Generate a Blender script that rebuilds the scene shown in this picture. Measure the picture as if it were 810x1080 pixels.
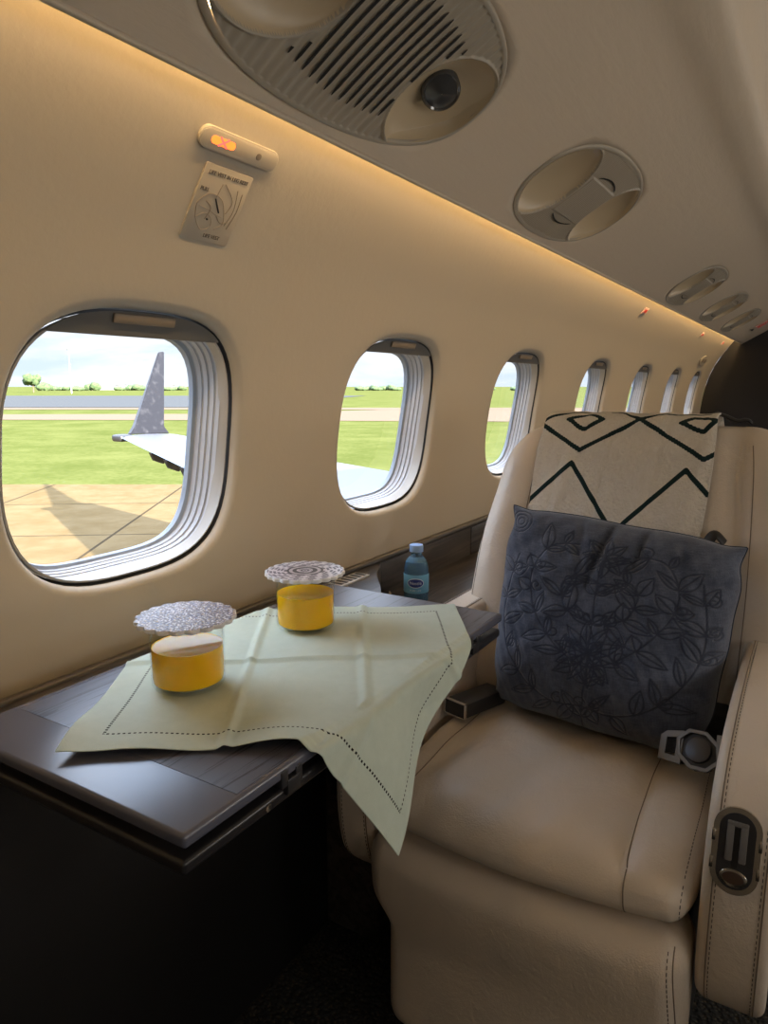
import bpy, bmesh, math, random
import numpy as np
from mathutils import Vector, Matrix
random.seed(7); rng = np.random.default_rng(7)
scn = bpy.context.scene
for o in list(bpy.data.objects): bpy.data.objects.remove(o)
PI = math.pi

# ------------------------------------------------------------------ camera
EYE = 1.08
cd = bpy.data.cameras.new('camera'); cam = bpy.data.objects.new('camera', cd); scn.collection.objects.link(cam)
cam.location = (0, 0, EYE); cam.rotation_euler = (math.radians(90-10.05), 0, math.radians(31.5))
cd.sensor_fit = 'HORIZONTAL'; cd.sensor_width = 36; cd.lens = 750/810*36; cd.clip_start = .02; cd.clip_end = 3000
scn.camera = cam
scn.view_settings.view_transform = 'Standard'; scn.view_settings.look = 'None'
scn.view_settings.exposure = 0.40; scn.view_settings.gamma = 1; scn.view_settings.use_curve_mapping = False

# ------------------------------------------------------------------ node helper
class S:
    def __init__(s, nt, sock): s.nt = nt; s.k = sock
    def _m(s, op, *a, clamp=False):
        n = s.nt.nodes.new('ShaderNodeMath'); n.operation = op; n.use_clamp = clamp
        for i, x in enumerate((s,)+a):
            if isinstance(x, S): s.nt.links.new(x.k, n.inputs[i])
            else: n.inputs[i].default_value = x
        return S(s.nt, n.outputs[0])
    def __add__(s, o): return s._m('ADD', o)
    def __sub__(s, o): return s._m('SUBTRACT', o)
    def __mul__(s, o): return s._m('MULTIPLY', o)
    def __truediv__(s, o): return s._m('DIVIDE', o)
    def __rsub__(s, o): return (s*-1)+o
    __radd__ = __add__; __rmul__ = __mul__
    def abs(s): return s._m('ABSOLUTE')
    def min(s, o): return s._m('MINIMUM', o)
    def max(s, o): return s._m('MAXIMUM', o)
    def fract(s): return s._m('FRACT')
    def lt(s, o): return s._m('LESS_THAN', o)
    def gt(s, o): return s._m('GREATER_THAN', o)
    def sin(s): return s._m('SINE')
    def pow(s, o): return s._m('POWER', o)
    def clamp(s): return s._m('ADD', 0.0, clamp=True)
    def ramp(s, a, b):  # smoothstep
        n = s.nt.nodes.new('ShaderNodeMapRange'); n.interpolation_type = 'SMOOTHSTEP'
        s.nt.links.new(s.k, n.inputs[0]); n.inputs[1].default_value = a; n.inputs[2].default_value = b
        return S(s.nt, n.outputs[0])

class Mt:
    def __init__(s, name, col=(.5,.5,.5), rough=.5, metal=0, spec=.5, **kw):
        s.m = bpy.data.materials.new(name); s.m.use_nodes = True; s.nt = s.m.node_tree
        s.b = s.nt.nodes['Principled BSDF']; s.tc = s.nt.nodes.new('ShaderNodeTexCoord')
        s.b.inputs['Base Color'].default_value = (*col, 1); s.b.inputs['Roughness'].default_value = rough
        s.b.inputs['Metallic'].default_value = metal; s.b.inputs['Specular IOR Level'].default_value = spec
        for k, v in kw.items(): s.b.inputs[k.replace('_', ' ')].default_value = v
    def set(s, name, v): s.nt.links.new(v.k, s.b.inputs[name]); return s
    def vec(s, kind='Object', scale=(1,1,1), rot=(0,0,0)):
        n = s.nt.nodes.new('ShaderNodeMapping'); s.nt.links.new(s.tc.outputs[kind], n.inputs[0])
        n.inputs['Scale'].default_value = scale; n.inputs['Rotation'].default_value = rot
        return n.outputs[0]
    def xyz(s, vec):
        n = s.nt.nodes.new('ShaderNodeSeparateXYZ'); s.nt.links.new(vec, n.inputs[0])
        return [S(s.nt, o) for o in n.outputs]
    def noise(s, vec, scale=5, detail=3, rough=.5, dist=0):
        n = s.nt.nodes.new('ShaderNodeTexNoise'); s.nt.links.new(vec, n.inputs['Vector'])
        n.inputs['Scale'].default_value = scale; n.inputs['Detail'].default_value = detail
        n.inputs['Roughness'].default_value = rough; n.inputs['Distortion'].default_value = dist
        return S(s.nt, n.outputs[0])
    def voro(s, vec, scale=5, out='Distance'):
        n = s.nt.nodes.new('ShaderNodeTexVoronoi'); s.nt.links.new(vec, n.inputs['Vector'])
        n.inputs['Scale'].default_value = scale
        return n.outputs[out] if out == 'Color' else S(s.nt, n.outputs[out])
    def attr(s, name):
        n = s.nt.nodes.new('ShaderNodeAttribute'); n.attribute_name = name
        return S(s.nt, n.outputs['Fac'])
    def mix(s, f, a, b):
        n = s.nt.nodes.new('ShaderNodeMix'); n.data_type = 'RGBA'
        for i, x in ((0, f), (6, a), (7, b)):
            if isinstance(x, S): s.nt.links.new(x.k, n.inputs[i])
            elif isinstance(x, tuple): n.inputs[i].default_value = (*x, 1) if len(x) == 3 else x
            else: n.inputs[i].default_value = x
        return S(s.nt, n.outputs[2])
    def bump(s, h, strength=.3, dist=.01):
        n = s.nt.nodes.new('ShaderNodeBump'); s.nt.links.new(h.k, n.inputs['Height'])
        n.inputs['Strength'].default_value = strength; n.inputs['Distance'].default_value = dist
        s.nt.links.new(n.outputs[0], s.b.inputs['Normal']); return s

# ------------------------------------------------------------------ world: bright sky with broken cloud
w = bpy.data.worlds.new('sky'); scn.world = w; w.use_nodes = True
wn = w.node_tree; bg = wn.nodes['Background']
class W(Mt):
    def __init__(s): s.nt = wn; s.tc = wn.nodes.new('ShaderNodeTexCoord')
W_ = W()
vx, vy, vz = W_.xyz(W_.tc.outputs['Generated'])
cl = W_.noise(W_.vec('Generated', (1, 1, 5.0)), 5.5, 6, .6, .35).ramp(.36, .60)
base = W_.mix(vz.ramp(0.0, .35), (.62, .74, .90), (.42, .60, .90))
skyc = W_.mix(cl*.9, base, (.84, .88, .95))
# an overcast-bright upper sky, a softer horizon band
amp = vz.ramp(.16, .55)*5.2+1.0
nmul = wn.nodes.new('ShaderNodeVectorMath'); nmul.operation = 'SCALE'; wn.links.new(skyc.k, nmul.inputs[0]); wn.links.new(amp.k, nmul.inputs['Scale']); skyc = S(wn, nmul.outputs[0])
skyc = W_.mix(vz.ramp(-.02, -.01), (.30, .31, .22), skyc)
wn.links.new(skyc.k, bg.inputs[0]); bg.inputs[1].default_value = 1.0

# ------------------------------------------------------------------ lights
SUND = Vector((-8.8, 3.4, -3.25)).normalized()
def light(kind, name, loc, energy, col=(1,1,1), **kw):
    l = bpy.data.lights.new(name, kind); l.energy = energy; l.color = col
    o = bpy.data.objects.new(name, l); scn.collection.objects.link(o); o.location = loc
    for k, v in kw.items(): setattr(l, k, v)
    return o
def aim(o, d): o.rotation_euler = Vector(d).to_track_quat('-Z', 'Y').to_euler()
aim(light('SUN', 'sun', (20, -8, 10), 26, (1, .92, .78), angle=.012), SUND)
# added fill lamps along the opposite wall, which has no windows
FILL = .42
for yy, e in ((-1.1, 3), (-.3, 3), (.55, 4.5), (1.4, 6.0), (2.2, 5), (3.0, 4), (3.9, 4), (4.8, 4), (5.6, 4)):
    l = light('AREA', 'opposite_side_fill', (1.30, yy, 1.02), e*FILL, (1, .95, .89), shape='RECTANGLE', size=.30, size_y=.34)
    l.rotation_euler = (0, math.radians(90), 0)
# warm ceiling wash down the aisle
l = light('AREA', 'aisle_ceiling_light', (.27, 2.2, 1.74), 1.2, (1, .80, .55), shape='RECTANGLE', size=.10, size_y=7.5)
l.rotation_euler = (0, 0, 0)

# ------------------------------------------------------------------ mesh helpers
COL = scn.collection
def mk(name, V, F, mats, parent=None, smooth=True, angle=None, mi=None, loc=None):
    me = bpy.data.meshes.new(name)
    V = np.asarray(V, dtype=float)
    if loc is not None: V = V - np.array(loc)
    me.from_pydata(V.tolist(), [], [tuple(int(i) for i in f) for f in F]); 
    if not isinstance(mats, (list, tuple)): mats = [mats]
    for m in mats: me.materials.append(m.m if isinstance(m, Mt) else m)
    if mi is not None: me.polygons.foreach_set('material_index', np.asarray(mi, dtype=np.int32))
    fix(me, smooth, angle)
    o = bpy.data.objects.new(name, me); COL.objects.link(o)
    if loc is not None: o.location = loc
    if parent: attach(o, parent)
    return o
def fix(me, smooth, angle):
    me.update()
    me.polygons.foreach_set('use_smooth', [smooth]*len(me.polygons))
    if angle: me.set_sharp_from_angle(angle=math.radians(angle))
    me.update()
def attach(o, p):
    """mesh was built in world coordinates: move its data into the thing's own frame"""
    q = p; w_ = Vector((0, 0, 0))
    while q is not None: w_ += q.location; q = q.parent
    o.data.transform(Matrix.Translation(-w_)); o.parent = p
def thing(name, label, cat, loc=(0,0,0), group=None):
    o = bpy.data.objects.new(name, None); COL.objects.link(o); o.location = loc; o.empty_display_size = .05
    return tag(o, label, cat, group)
def tag(o, label, cat=None, group=None, kind=None):
    if label: o['label'] = label
    if cat: o['category'] = cat
    if group: o['group'] = group
    if kind: o['kind'] = kind
    return o
def structure(o, label=None, cat=None):
    o['kind'] = 'structure'
    if label: o['label'] = label
    if cat: o['category'] = cat
    return o
def recalc(V, F):
    bm = bmesh.new(); vs = [bm.verts.new(v) for v in V]
    for f in F:
        try: bm.faces.new([vs[i] for i in f])
        except ValueError: pass
    return bm
def from_bm(name, bm, mats, parent=None, smooth=True, angle=35, weld=True):
    if weld: bmesh.ops.remove_doubles(bm, verts=bm.verts, dist=1e-5)
    bmesh.ops.recalc_face_normals(bm, faces=bm.faces)
    me = bpy.data.meshes.new(name); bm.to_mesh(me); bm.free()
    if not isinstance(mats, (list, tuple)): mats = [mats]
    for m in mats: me.materials.append(m.m if isinstance(m, Mt) else m)
    fix(me, smooth, angle)
    o = bpy.data.objects.new(name, me); COL.objects.link(o)
    if parent: attach(o, parent)
    return o
def grid_faces(nu, nv, closed_u=False, closed_v=False, off=0):
    F = []
    for i in range(nu if closed_u else nu-1):
        for j in range(nv if closed_v else nv-1):
            a = i*nv+j; b = ((i+1) % nu)*nv+j; c = ((i+1) % nu)*nv+(j+1) % nv; d = i*nv+(j+1) % nv
            F.append((a+off, b+off, c+off, d+off))
    return F
def box_bm(bm, lo, hi, bev=0, seg=2, mat=None):
    r = bmesh.ops.create_cube(bm, size=1)
    vs = r['verts']
    for v in vs:
        v.co = Vector([lo[i] if v.co[i] < 0 else hi[i] for i in range(3)])
    if bev:
        es = list({e for v in vs for e in v.link_edges})
        r2 = bmesh.ops.bevel(bm, geom=es, offset=bev, segments=seg, profile=.5, affect='EDGES')
        vs = list({v for v in r2['verts']})
    if mat is not None:
        for v in vs: v.co = mat @ v.co
def box(name, lo, hi, m, parent=None, bev=.002, seg=2):
    bm = bmesh.new(); box_bm(bm, lo, hi, bev, seg); return from_bm(name, bm, m, parent)
def boxes(name, lst, m, parent=None, bev=.001, mat=None):
    bm = bmesh.new()
    for lo, hi in lst: box_bm(bm, lo, hi, bev, 2, mat)
    return from_bm(name, bm, m, parent, weld=False)
def tube(name, pts, r, m, parent=None, n=8, closed=False, squash=None):
    P = [Vector(p) for p in pts]; N = len(P); V = []
    up = Vector((0, 0, 1)); prev = None
    for i, p in enumerate(P):
        a = P[(i-1) % N] if closed or i else P[0]; b = P[(i+1) % N] if closed or i < N-1 else P[-1]
        t = (b-a).normalized()
        if prev is None:
            u = t.cross(up); 
            if u.length < 1e-3: u = t.cross(Vector((1, 0, 0)))
            u.normalize()
        else: u = (prev - t*prev.dot(t)).normalized()
        prev = u; v = t.cross(u)
        rr = r[i] if isinstance(r, (list, tuple)) else r
        for k in range(n):
            a_ = 2*PI*k/n
            V.append(p + u*math.cos(a_)*rr*(squash[0] if squash else 1) + v*math.sin(a_)*rr*(squash[1] if squash else 1))
    F = grid_faces(N, n, closed, True)
    if not closed:
        F.append(tuple(range(n))[::-1]); F.append(tuple((N-1)*n+k for k in range(n)))
    return mk(name, V, F, m, parent, True, 50)
def lathe(name, prof, loc, m, parent=None, n=48, mi=None, angle=35):
    V = []; F = []
    for r, z in prof:
        for k in range(n):
            a = 2*PI*k/n; V.append((loc[0]+r*math.cos(a), loc[1]+r*math.sin(a), loc[2]+z))
    F = grid_faces(len(prof), n, False, True)
    F = [f[::-1] for f in F]
    if prof[0][0] > 1e-6 and False: pass
    return mk(name, V, F, m, parent, True, angle, mi=mi)
def soft_box(name, lo, hi, r, m, parent=None, fn=None, k=6, n=14, shape=None):
    lo = np.array(lo, float); hi = np.array(hi, float); c = (lo+hi)/2; h = (hi-lo)/2
    if np.isscalar(r): r = (r, r, r)
    r = np.minimum(np.array(r), h*.98)
    ax = []
    for i in range(3):
        e = np.linspace(0, 1, k+1)[:-1]; inner = np.linspace(-(h[i]-r[i]), h[i]-r[i], n)
        a = np.concatenate([-h[i]+r[i]*(1-np.tan((1-e)*PI/4)), inner, (h[i]-r[i]*(1-np.tan((1-e)*PI/4)))[::-1]])
        ax.append(a)
    bm = bmesh.new(); cache = {}
    def vert(p):
        key = tuple(np.round(p, 6))
        if key in cache: return cache[key]
        q = np.clip(p, -(h-r), h-r); d = (p-q)/r; L = np.linalg.norm(d)
        w_ = q + (d/L*r if L > 1e-9 else 0) if L > 1 or L > 1e-9 else p
        w_ = w_ + c
        if fn: w_ = np.array(fn(*w_))
        v = bm.verts.new(w_); cache[key] = v; return v
    for a in range(3):
        b, cc = (a+1) % 3, (a+2) % 3
        for s in (-1, 1):
            G = []
            for u in ax[b]:
                row = []
                for v in ax[cc]:
                    p = np.zeros(3); p[a] = s*h[a]; p[b] = u; p[cc] = v; row.append(vert(p))
                G.append(row)
            for i in range(len(ax[b])-1):
                for j in range(len(ax[cc])-1):
                    q = [G[i][j], G[i+1][j], G[i+1][j+1], G[i][j+1]]
                    if len(set(q)) == 4:
                        try: bm.faces.new(q if s > 0 else q[::-1])
                        except ValueError: pass
    return from_bm(name, bm, m, parent, True, None, weld=False)
def profile_solid(name, poly, x0, x1, bev, m, parent=None, seg=4, fn=None, nx=1, ang=40):
    """poly in (Y,Z), extruded along X"""
    bm = bmesh.new()
    a = [bm.verts.new((x0, y, z)) for y, z in poly]; b = [bm.verts.new((x1, y, z)) for y, z in poly]
    N = len(poly)
    f0 = bm.faces.new(a[::-1]); f1 = bm.faces.new(b)
    for i in range(N): bm.faces.new((a[i], a[(i+1) % N], b[(i+1) % N], b[i]))
    bmesh.ops.recalc_face_normals(bm, faces=bm.faces)
    es = [e for e in bm.edges if (e in f0.edges or e in f1.edges)]
    if bev: bmesh.ops.bevel(bm, geom=es, offset=bev, segments=seg, profile=.5, affect='EDGES', clamp_overlap=True)
    if fn:
        for v in bm.verts: v.co = Vector(fn(*v.co))
    return from_bm(name, bm, m, parent, True, ang)
def smooth_poly(pts, n=8, closed=False):
    P = [np.array(p, float) for p in pts]; N = len(P); out = []
    for i in range(N if closed else N-1):
        p0 = P[(i-1) % N] if closed or i else P[0]; p1 = P[i]; p2 = P[(i+1) % N]; p3 = P[(i+2) % N] if closed or i+2 < N else P[-1]
        for t in np.linspace(0, 1, n, endpoint=False):
            out.append(.5*((2*p1)+(-p0+p2)*t+(2*p0-5*p1+4*p2-p3)*t*t+(-p0+3*p1-3*p2+p3)*t**3))
    if not closed: out.append(P[-1])
    return [tuple(o) for o in out]
def text_mesh(name, s, size, m, mat, parent=None, ext=.0003, align='CENTER', fn=None, bold=0):
    c = bpy.data.curves.new(name, 'FONT'); c.body = s; c.size = size; c.align_x = align; c.align_y = 'CENTER'; c.extrude = ext; c.resolution_u = 3
    c.offset = bold
    t = bpy.data.objects.new('tmp', c); COL.objects.link(t)
    dg = bpy.context.evaluated_depsgraph_get(); dg.update()
    me = bpy.data.meshes.new_from_object(t.evaluated_get(dg)); bpy.data.objects.remove(t)
    me.name = name
    for v in me.vertices: v.co = mat @ v.co if not fn else Vector(fn(*v.co))
    me.materials.clear(); me.materials.append(m.m); me.update()
    o = bpy.data.objects.new(name, me); COL.objects.link(o)
    if parent: attach(o, parent)
    return o
def frame_mat(o, ux, uy):
    ux = Vector(ux).normalized(); uy = Vector(uy).normalized(); uz = ux.cross(uy)
    return Matrix(((ux.x, uy.x, uz.x, o[0]), (ux.y, uy.y, uz.y, o[1]), (ux.z, uy.z, uz.z, o[2]), (0, 0, 0, 1)))
def set_attr(o, name, vals):
    a = o.data.attributes.new(name, 'FLOAT', 'POINT'); a.data.foreach_set('value', np.asarray(vals, dtype=np.float32))
def copy_tree(o, dloc=(0,0,0)):
    c = o.copy(); COL.objects.link(c); c.location = Vector(o.location)+Vector(dloc)
    for ch in list(o.children):
        d = ch.copy(); COL.objects.link(d); d.parent = c
        for g in list(ch.children):
            e = g.copy(); COL.objects.link(e); e.parent = d
    return c

# ------------------------------------------------------------------ materials
def leather(name, col, sc=1):
    m = Mt(name, col, .42, spec=.45)
    v = m.vec('Object')
    big = m.noise(v, 9, 4, .55, .8); fine = m.voro(v, 420)
    m.bump(big*.8 + fine*.05 + m.noise(m.vec('Object', (1.6, .7, 1.2)), 34, 3, .6, 1.5)*.22, .36, .012)
    m.set('Base Color', m.mix(m.noise(v, 3, 2)*.5, col, tuple(c*.93 for c in col)))
    return m
M_WALL = Mt('wall_liner_cream', (.415, .365, .29), .55, spec=.35)
v = M_WALL.vec('Object'); M_WALL.bump(M_WALL.noise(v, 60, 4, .6)*.5+M_WALL.noise(v, 6, 3)*.6, .10, .01)
M_CEIL = Mt('ceiling_liner_beige', (.62, .52, .395), .5, spec=.4)
v = M_CEIL.vec('Object', (2.0, .35, 2.0)); M_CEIL.bump(M_CEIL.noise(v, 26, 5, .65), .22, .006)
M_BEZ = Mt('window_bezel_beige', (.36, .335, .30), .5)
M_RIM = Mt('window_tunnel_white', (.44, .455, .49), .5)
M_SEAL = Mt('window_seal_grey', (.26, .30, .36), .5)
M_GRV = Mt('groove_grey', (.22, .235, .27), .6)
M_DARKGAP = Mt('dark_gap', (.02, .02, .022), .7)
M_SHADE = Mt('window_shade_grey', (.10, .095, .088), .6)
M_SHADEH = Mt('shade_handle_tan', (.20, .155, .11), .5)
M_LEATH = leather('seat_leather_cream', (.67, .585, .485))
M_STITCH = Mt('dark_stitching', (.07, .06, .05), .7)
M_SEAM = Mt('leather_seam_brown', (.20, .155, .11), .7)
M_CHROME = Mt('satin_chrome', (.62, .60, .57), .22, metal=1)
M_GUN = Mt('dark_metal', (.06, .06, .065), .35, metal=.6)
M_BLACK = Mt('black_plastic', (.012, .012, .013), .45)
M_WEB = Mt('black_webbing', (.015, .015, .017), .85)
v = M_WEB.vec('Object'); M_WEB.bump(M_WEB.noise(v, 500, 1), .4, .002)
def woodm(name, a, b, sc=(60, 2.2, 60), rough=.34):
    m = Mt(name, a, rough, spec=.5)
    v = m.vec('Object', sc); n = m.noise(v, 1.0, 5, .65, 1.2)
    m.set('Base Color', m.mix(n.ramp(.35, .68), a, b)); m.bump(n, .05, .002)
    return m
M_WOOD = woodm('dark_brown_veneer', (.030, .026, .024), (.105, .092, .084))
M_WOODX = woodm('dark_grey_brown_veneer', (.022, .018, .016), (.085, .068, .057), (40, 3, 40), .4)
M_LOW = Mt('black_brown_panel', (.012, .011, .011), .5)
M_LACQ = Mt('dark_lacquer', (.035, .033, .036), .25)
M_CARPET = Mt('charcoal_carpet', (.012, .011, .010), .95)
v = M_CARPET.vec('Object'); vv = M_CARPET.voro(v, 130); M_CARPET.set('Base Color', M_CARPET.mix(vv.ramp(.1, .5), (.05, .043, .03), (.010, .010, .009))); M_CARPET.bump(vv, .6, .01)
M_BULK = Mt('dark_bulkhead', (.014, .011, .010), .5)
M_INK = Mt('dark_ink', (.09, .07, .055), .6)
M_PLAC = Mt('placard_cream', (.40, .345, .27), .5)

# ------------------------------------------------------------------ fuselage wall profile
ZP = np.array([0, .25, .45, .60, .70, .80, .90, 1.0, 1.1, 1.2, 1.28, 1.36, 1.43, 1.50, 1.56])
XP = np.array([-.82, -.835, -.842, -.845, -.845, -.846, -.842, -.831, -.812, -.778, -.738, -.684, -.632, -.575, -.52])
_m = np.gradient(XP, ZP)
def wx(z):
    z = np.asarray(z, float); i = np.clip(np.searchsorted(ZP, z)-1, 0, len(ZP)-2)
    h = ZP[i+1]-ZP[i]; t = (z-ZP[i])/h
    return (2*t**3-3*t**2+1)*XP[i]+(t**3-2*t**2+t)*h*_m[i]+(-2*t**3+3*t**2)*XP[i+1]+(t**3-t**2)*h*_m[i+1]
def wslope(z): return float((wx(z+.01)-wx(z-.01))/.02)
Y0, Y1 = -1.6, 6.2
WIN = [.686, 1.393, 2.15, 3.0, 3.86, 4.76, 5.62]
ZC = .990
def rr_loop(hw, hh, n, p=3.3, yc=0, zc=ZC):
    out = []
    for k in range(n):
        a = 2*PI*(k+.5)/n-PI  # start at left, ccw
        c, s = math.cos(a), math.sin(a)
        out.append((yc+hw*math.copysign(abs(c)**(2/p), c), zc+hh*math.copysign(abs(s)**(2/p), s)))
    return out
NS = 16   # samples per side
def cell_loop(ya, yb, za, zb):
    """rectangle boundary starting at left-middle going down... matched by angle order (ccw from -pi)"""
    P = []
    for t in np.linspace(.5, 0, NS//2, endpoint=False): P.append((ya, za+(zb-za)*t))
    for t in np.linspace(0, 1, NS, endpoint=False): P.append((ya+(yb-ya)*t, za))
    for t in np.linspace(0, 1, NS, endpoint=False): P.append((yb, za+(zb-za)*t))
    for t in np.linspace(1, 0, NS, endpoint=False): P.append((ya+(yb-ya)*t, zb))
    for t in np.linspace(1, .5, NS//2, endpoint=False): P.append((ya, za+(zb-za)*t))
    return P
def hole_loop(hw, hh, p, yc, zc):
    """same count and start as cell_loop: superellipse points by angle towards the matching square points"""
    out = []
    for (a, b) in cell_loop(-1, 1, -1, 1):
        th = math.atan2(b, a); c, s = math.cos(th), math.sin(th)
        r = (abs(c)**p+abs(s)**p)**(-1/p)
        out.append((yc+hw*r*c, zc+hh*r*s))
    return out
RIMW, RIMH, PW = .213, .204, 3.0
bm = bmesh.new()
ZA, ZB = .71, 1.28
edges_y = [Y0] + [ (WIN[0]-.36) ] + [(WIN[i]+WIN[i+1])/2 for i in range(6)] + [WIN[-1]+.36, Y1]
cells = []
for i in range(7): cells.append((edges_y[i+1], edges_y[i+2], WIN[i]))
def addgrid(G):
    for i in range(len(G)-1):
        n = len(G[i])
        for j in range(n-1):
            bm.faces.new((G[i][j], G[i][j+1], G[i+1][j+1], G[i+1][j]))
for ya, yb, yc in cells:
    outer = cell_loop(ya, yb, ZA, ZB); inner = hole_loop(RIMW, RIMH, PW, yc, ZC)
    N = len(outer); prev = None
    for t in np.linspace(0, 1, 7):
        ring = []
        for (oy, oz), (iy, iz) in zip(outer, inner):
            y, z = oy+(iy-oy)*t, oz+(iz-oz)*t
            ring.append(bm.verts.new((wx(z), y, z)))
        if prev:
            for k in range(N): bm.faces.new((prev[k], prev[(k+1) % N], ring[(k+1) % N], ring[k]))
        prev = ring
    # soft rolled rim turning outward
    for a in np.linspace(0, PI/2, 7)[1:]:
        f = math.sin(a)*.013; d = (1-math.cos(a))*.016; ring = []
        for y, z in hole_loop(RIMW-f, RIMH-f, PW, yc, ZC): ring.append(bm.verts.new((float(wx(z))-d, y, z)))
        for k in range(N): bm.faces.new((prev[k], prev[(k+1) % N], ring[(k+1) % N], ring[k]))
        prev = ring
# strips fore/aft of the windows, below and above
def strip(ya, yb, zs, ny=2):
    G = [[bm.verts.new((float(wx(z)), y, z)) for z in zs] for y in np.linspace(ya, yb, ny)]
    addgrid(G)
zs_mid = [ZA+(ZB-ZA)*t for t in np.linspace(0, 1, NS+1)]
strip(Y0, edges_y[1], zs_mid); strip(edges_y[-2], Y1, zs_mid)
ys_all = [Y0]+sum([[a+(b-a)*t for t in np.linspace(0, 1, NS, endpoint=False)] for a, b, _ in cells], [])+[edges_y[-2], Y1]
for zs in (np.linspace(0, ZA, 12), np.linspace(ZB, 1.56, 10)):
    G = [[bm.verts.new((float(wx(z)), y, z)) for z in zs] for y in ys_all]; addgrid(G)
top = [(-.52, 1.56), (-.42, 1.65), (-.25, 1.77), (0, 1.88), (.27, 1.92)]
G = [[bm.verts.new((x, y, z)) for x, z in top] for y in (Y0, Y1)]; addgrid(G)
o = from_bm('wall_left', bm, M_WALL, None, True, None); structure(o)
for p in o.data.polygons: pass
# opposite wall: same curve mirrored about the aisle, solid, without windows
XC = .27
zz = np.linspace(0, 1.56, 40); prof = [(2*XC-float(wx(z)), z) for z in zz]+[(2*XC-x, z) for x, z in top[1:]]
V = [(x, y, z) for y in (Y0, Y1) for x, z in prof]
structure(mk('wall_right', V, grid_faces(2, len(prof)), M_WALL))
structure(box('floor', (-.9, Y0, -.04), (1.45, Y1, 0), M_CARPET, bev=0))
# far and near bulkheads, cut to the section
def bulk(y, name, m, t=.03):
    pl = [(float(wx(z)), z) for z in np.linspace(0, 1.56, 20)]+top[1:]+[(2*XC-x, z) for x, z in top[::-1][1:]]+[(2*XC-float(wx(z)), z) for z in np.linspace(1.56, 0, 20)[1:]]
    V = [(x, y, z) for x, z in pl]+[(x, y+t, z) for x, z in pl]; N = len(pl)
    F = [tuple(range(N)), tuple(range(2*N-1, N-1, -1))]+[(i, (i+1) % N, N+(i+1) % N, N+i) for i in range(N)]
    return structure(mk(name, V, F, m, smooth=False))
bulk(Y1, 'wall_far', M_BULK); bulk(Y0-.03, 'wall_near', M_WALL)

# ------------------------------------------------------------------ ceiling panel with sloping service strip
LIP = (-.589, 1.393); SA = math.radians(30); DX, DZ = math.cos(SA), math.sin(SA)
def cs(s, y, d=0):   # point on service strip: s inboard, d towards the cabin (down)
    return (LIP[0]+s*DX+d*DZ, y, LIP[1]+s*DZ-d*DX)
PSU = [.757, 1.553, 3.115, 3.985, 4.815]; PSC, PHS, PHY = .139, .112, .257
SA0, SB0 = .012, .292
bm = bmesh.new()
def pcell(y): return (y-.30, y+.30)
def cstrip(ya, yb, prof):
    G = [[bm.verts.new((x, y, z)) for x, z in prof] for y in (ya, yb)]; addgrid(G)
def ell_loop(hs, hy, yc, p=2.35): return hole_loop(hy, hs, p, yc, PSC)
last = Y0
for yc in PSU:
    ya, yb = pcell(yc)
    outer = cell_loop(ya, yb, SA0, SB0); inner = ell_loop(PHS, PHY, yc); prev = None; N = len(outer)
    for t in np.linspace(0, 1, 5):
        ring = [bm.verts.new(cs(os_+(is_-os_)*t, oy+(iy-oy)*t)) for (oy, os_), (iy, is_) in zip(outer, inner)]
        if prev:
            for k in range(N): bm.faces.new((prev[k], prev[(k+1) % N], ring[(k+1) % N], ring[k]))
        prev = ring
    ring = [bm.verts.new(cs(s, y, -.02)) for y, s in inner]
    for k in range(N): bm.faces.new((prev[k], prev[(k+1) % N], ring[(k+1) % N], ring[k]))
    G = [[bm.verts.new(cs(s, y)) for s in np.linspace(SA0, SB0, NS+1)] for y in (last, ya)]; addgrid(G)
    last = yb
G = [[bm.verts.new(cs(s, y)) for s in np.linspace(SA0, SB0, NS+1)] for y in (last, Y1)]; addgrid(G)
e0 = cs(SA0, 0); e1 = cs(SB0, 0)
lipp = [(-.560, 1.432), (-.578, 1.424), (-.588, 1.410), (-.5895, 1.400), (-.585, 1.394), (e0[0], e0[2])]
cstrip(Y0, Y1, lipp)
inn = smooth_poly([(e1[0], e1[2]), (-.275, 1.573), (-.24, 1.588), (-.20, 1.596), (-.165, 1.615), (-.14, 1.66), (-.08, 1.715), (.05, 1.76), (.27, 1.782)], 6)
inn = inn+[(2*XC-x, z) for x, z in inn[::-1][1:]]+[(2*XC-x, z) for x, z in lipp[::-1]]
cstrip(Y0, Y1, inn)
structure(from_bm('ceiling', bm, M_CEIL, None, True, None))

# cove lamp hidden above the ceiling edge
M_LED = Mt('warm_led_strip', (1, .8, .5), .5)
M_LED.b.inputs['Emission Color'].default_value = (1, .70, .34, 1); M_LED.b.inputs['Emission Strength'].default_value = 31
o = box('cove_light', (-.575, Y0+.02, 1.462), (-.563, Y1-.02, 1.474), M_LED, bev=0)
tag(o, 'long warm light strip hidden in the gap above the ceiling edge', 'light')
o = box('cove_light', (2*XC+.563, Y0+.02, 1.462), (2*XC+.575, Y1-.02, 1.474), M_LED, bev=0)
tag(o, 'warm light strip hidden above the opposite ceiling edge', 'light')

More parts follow.
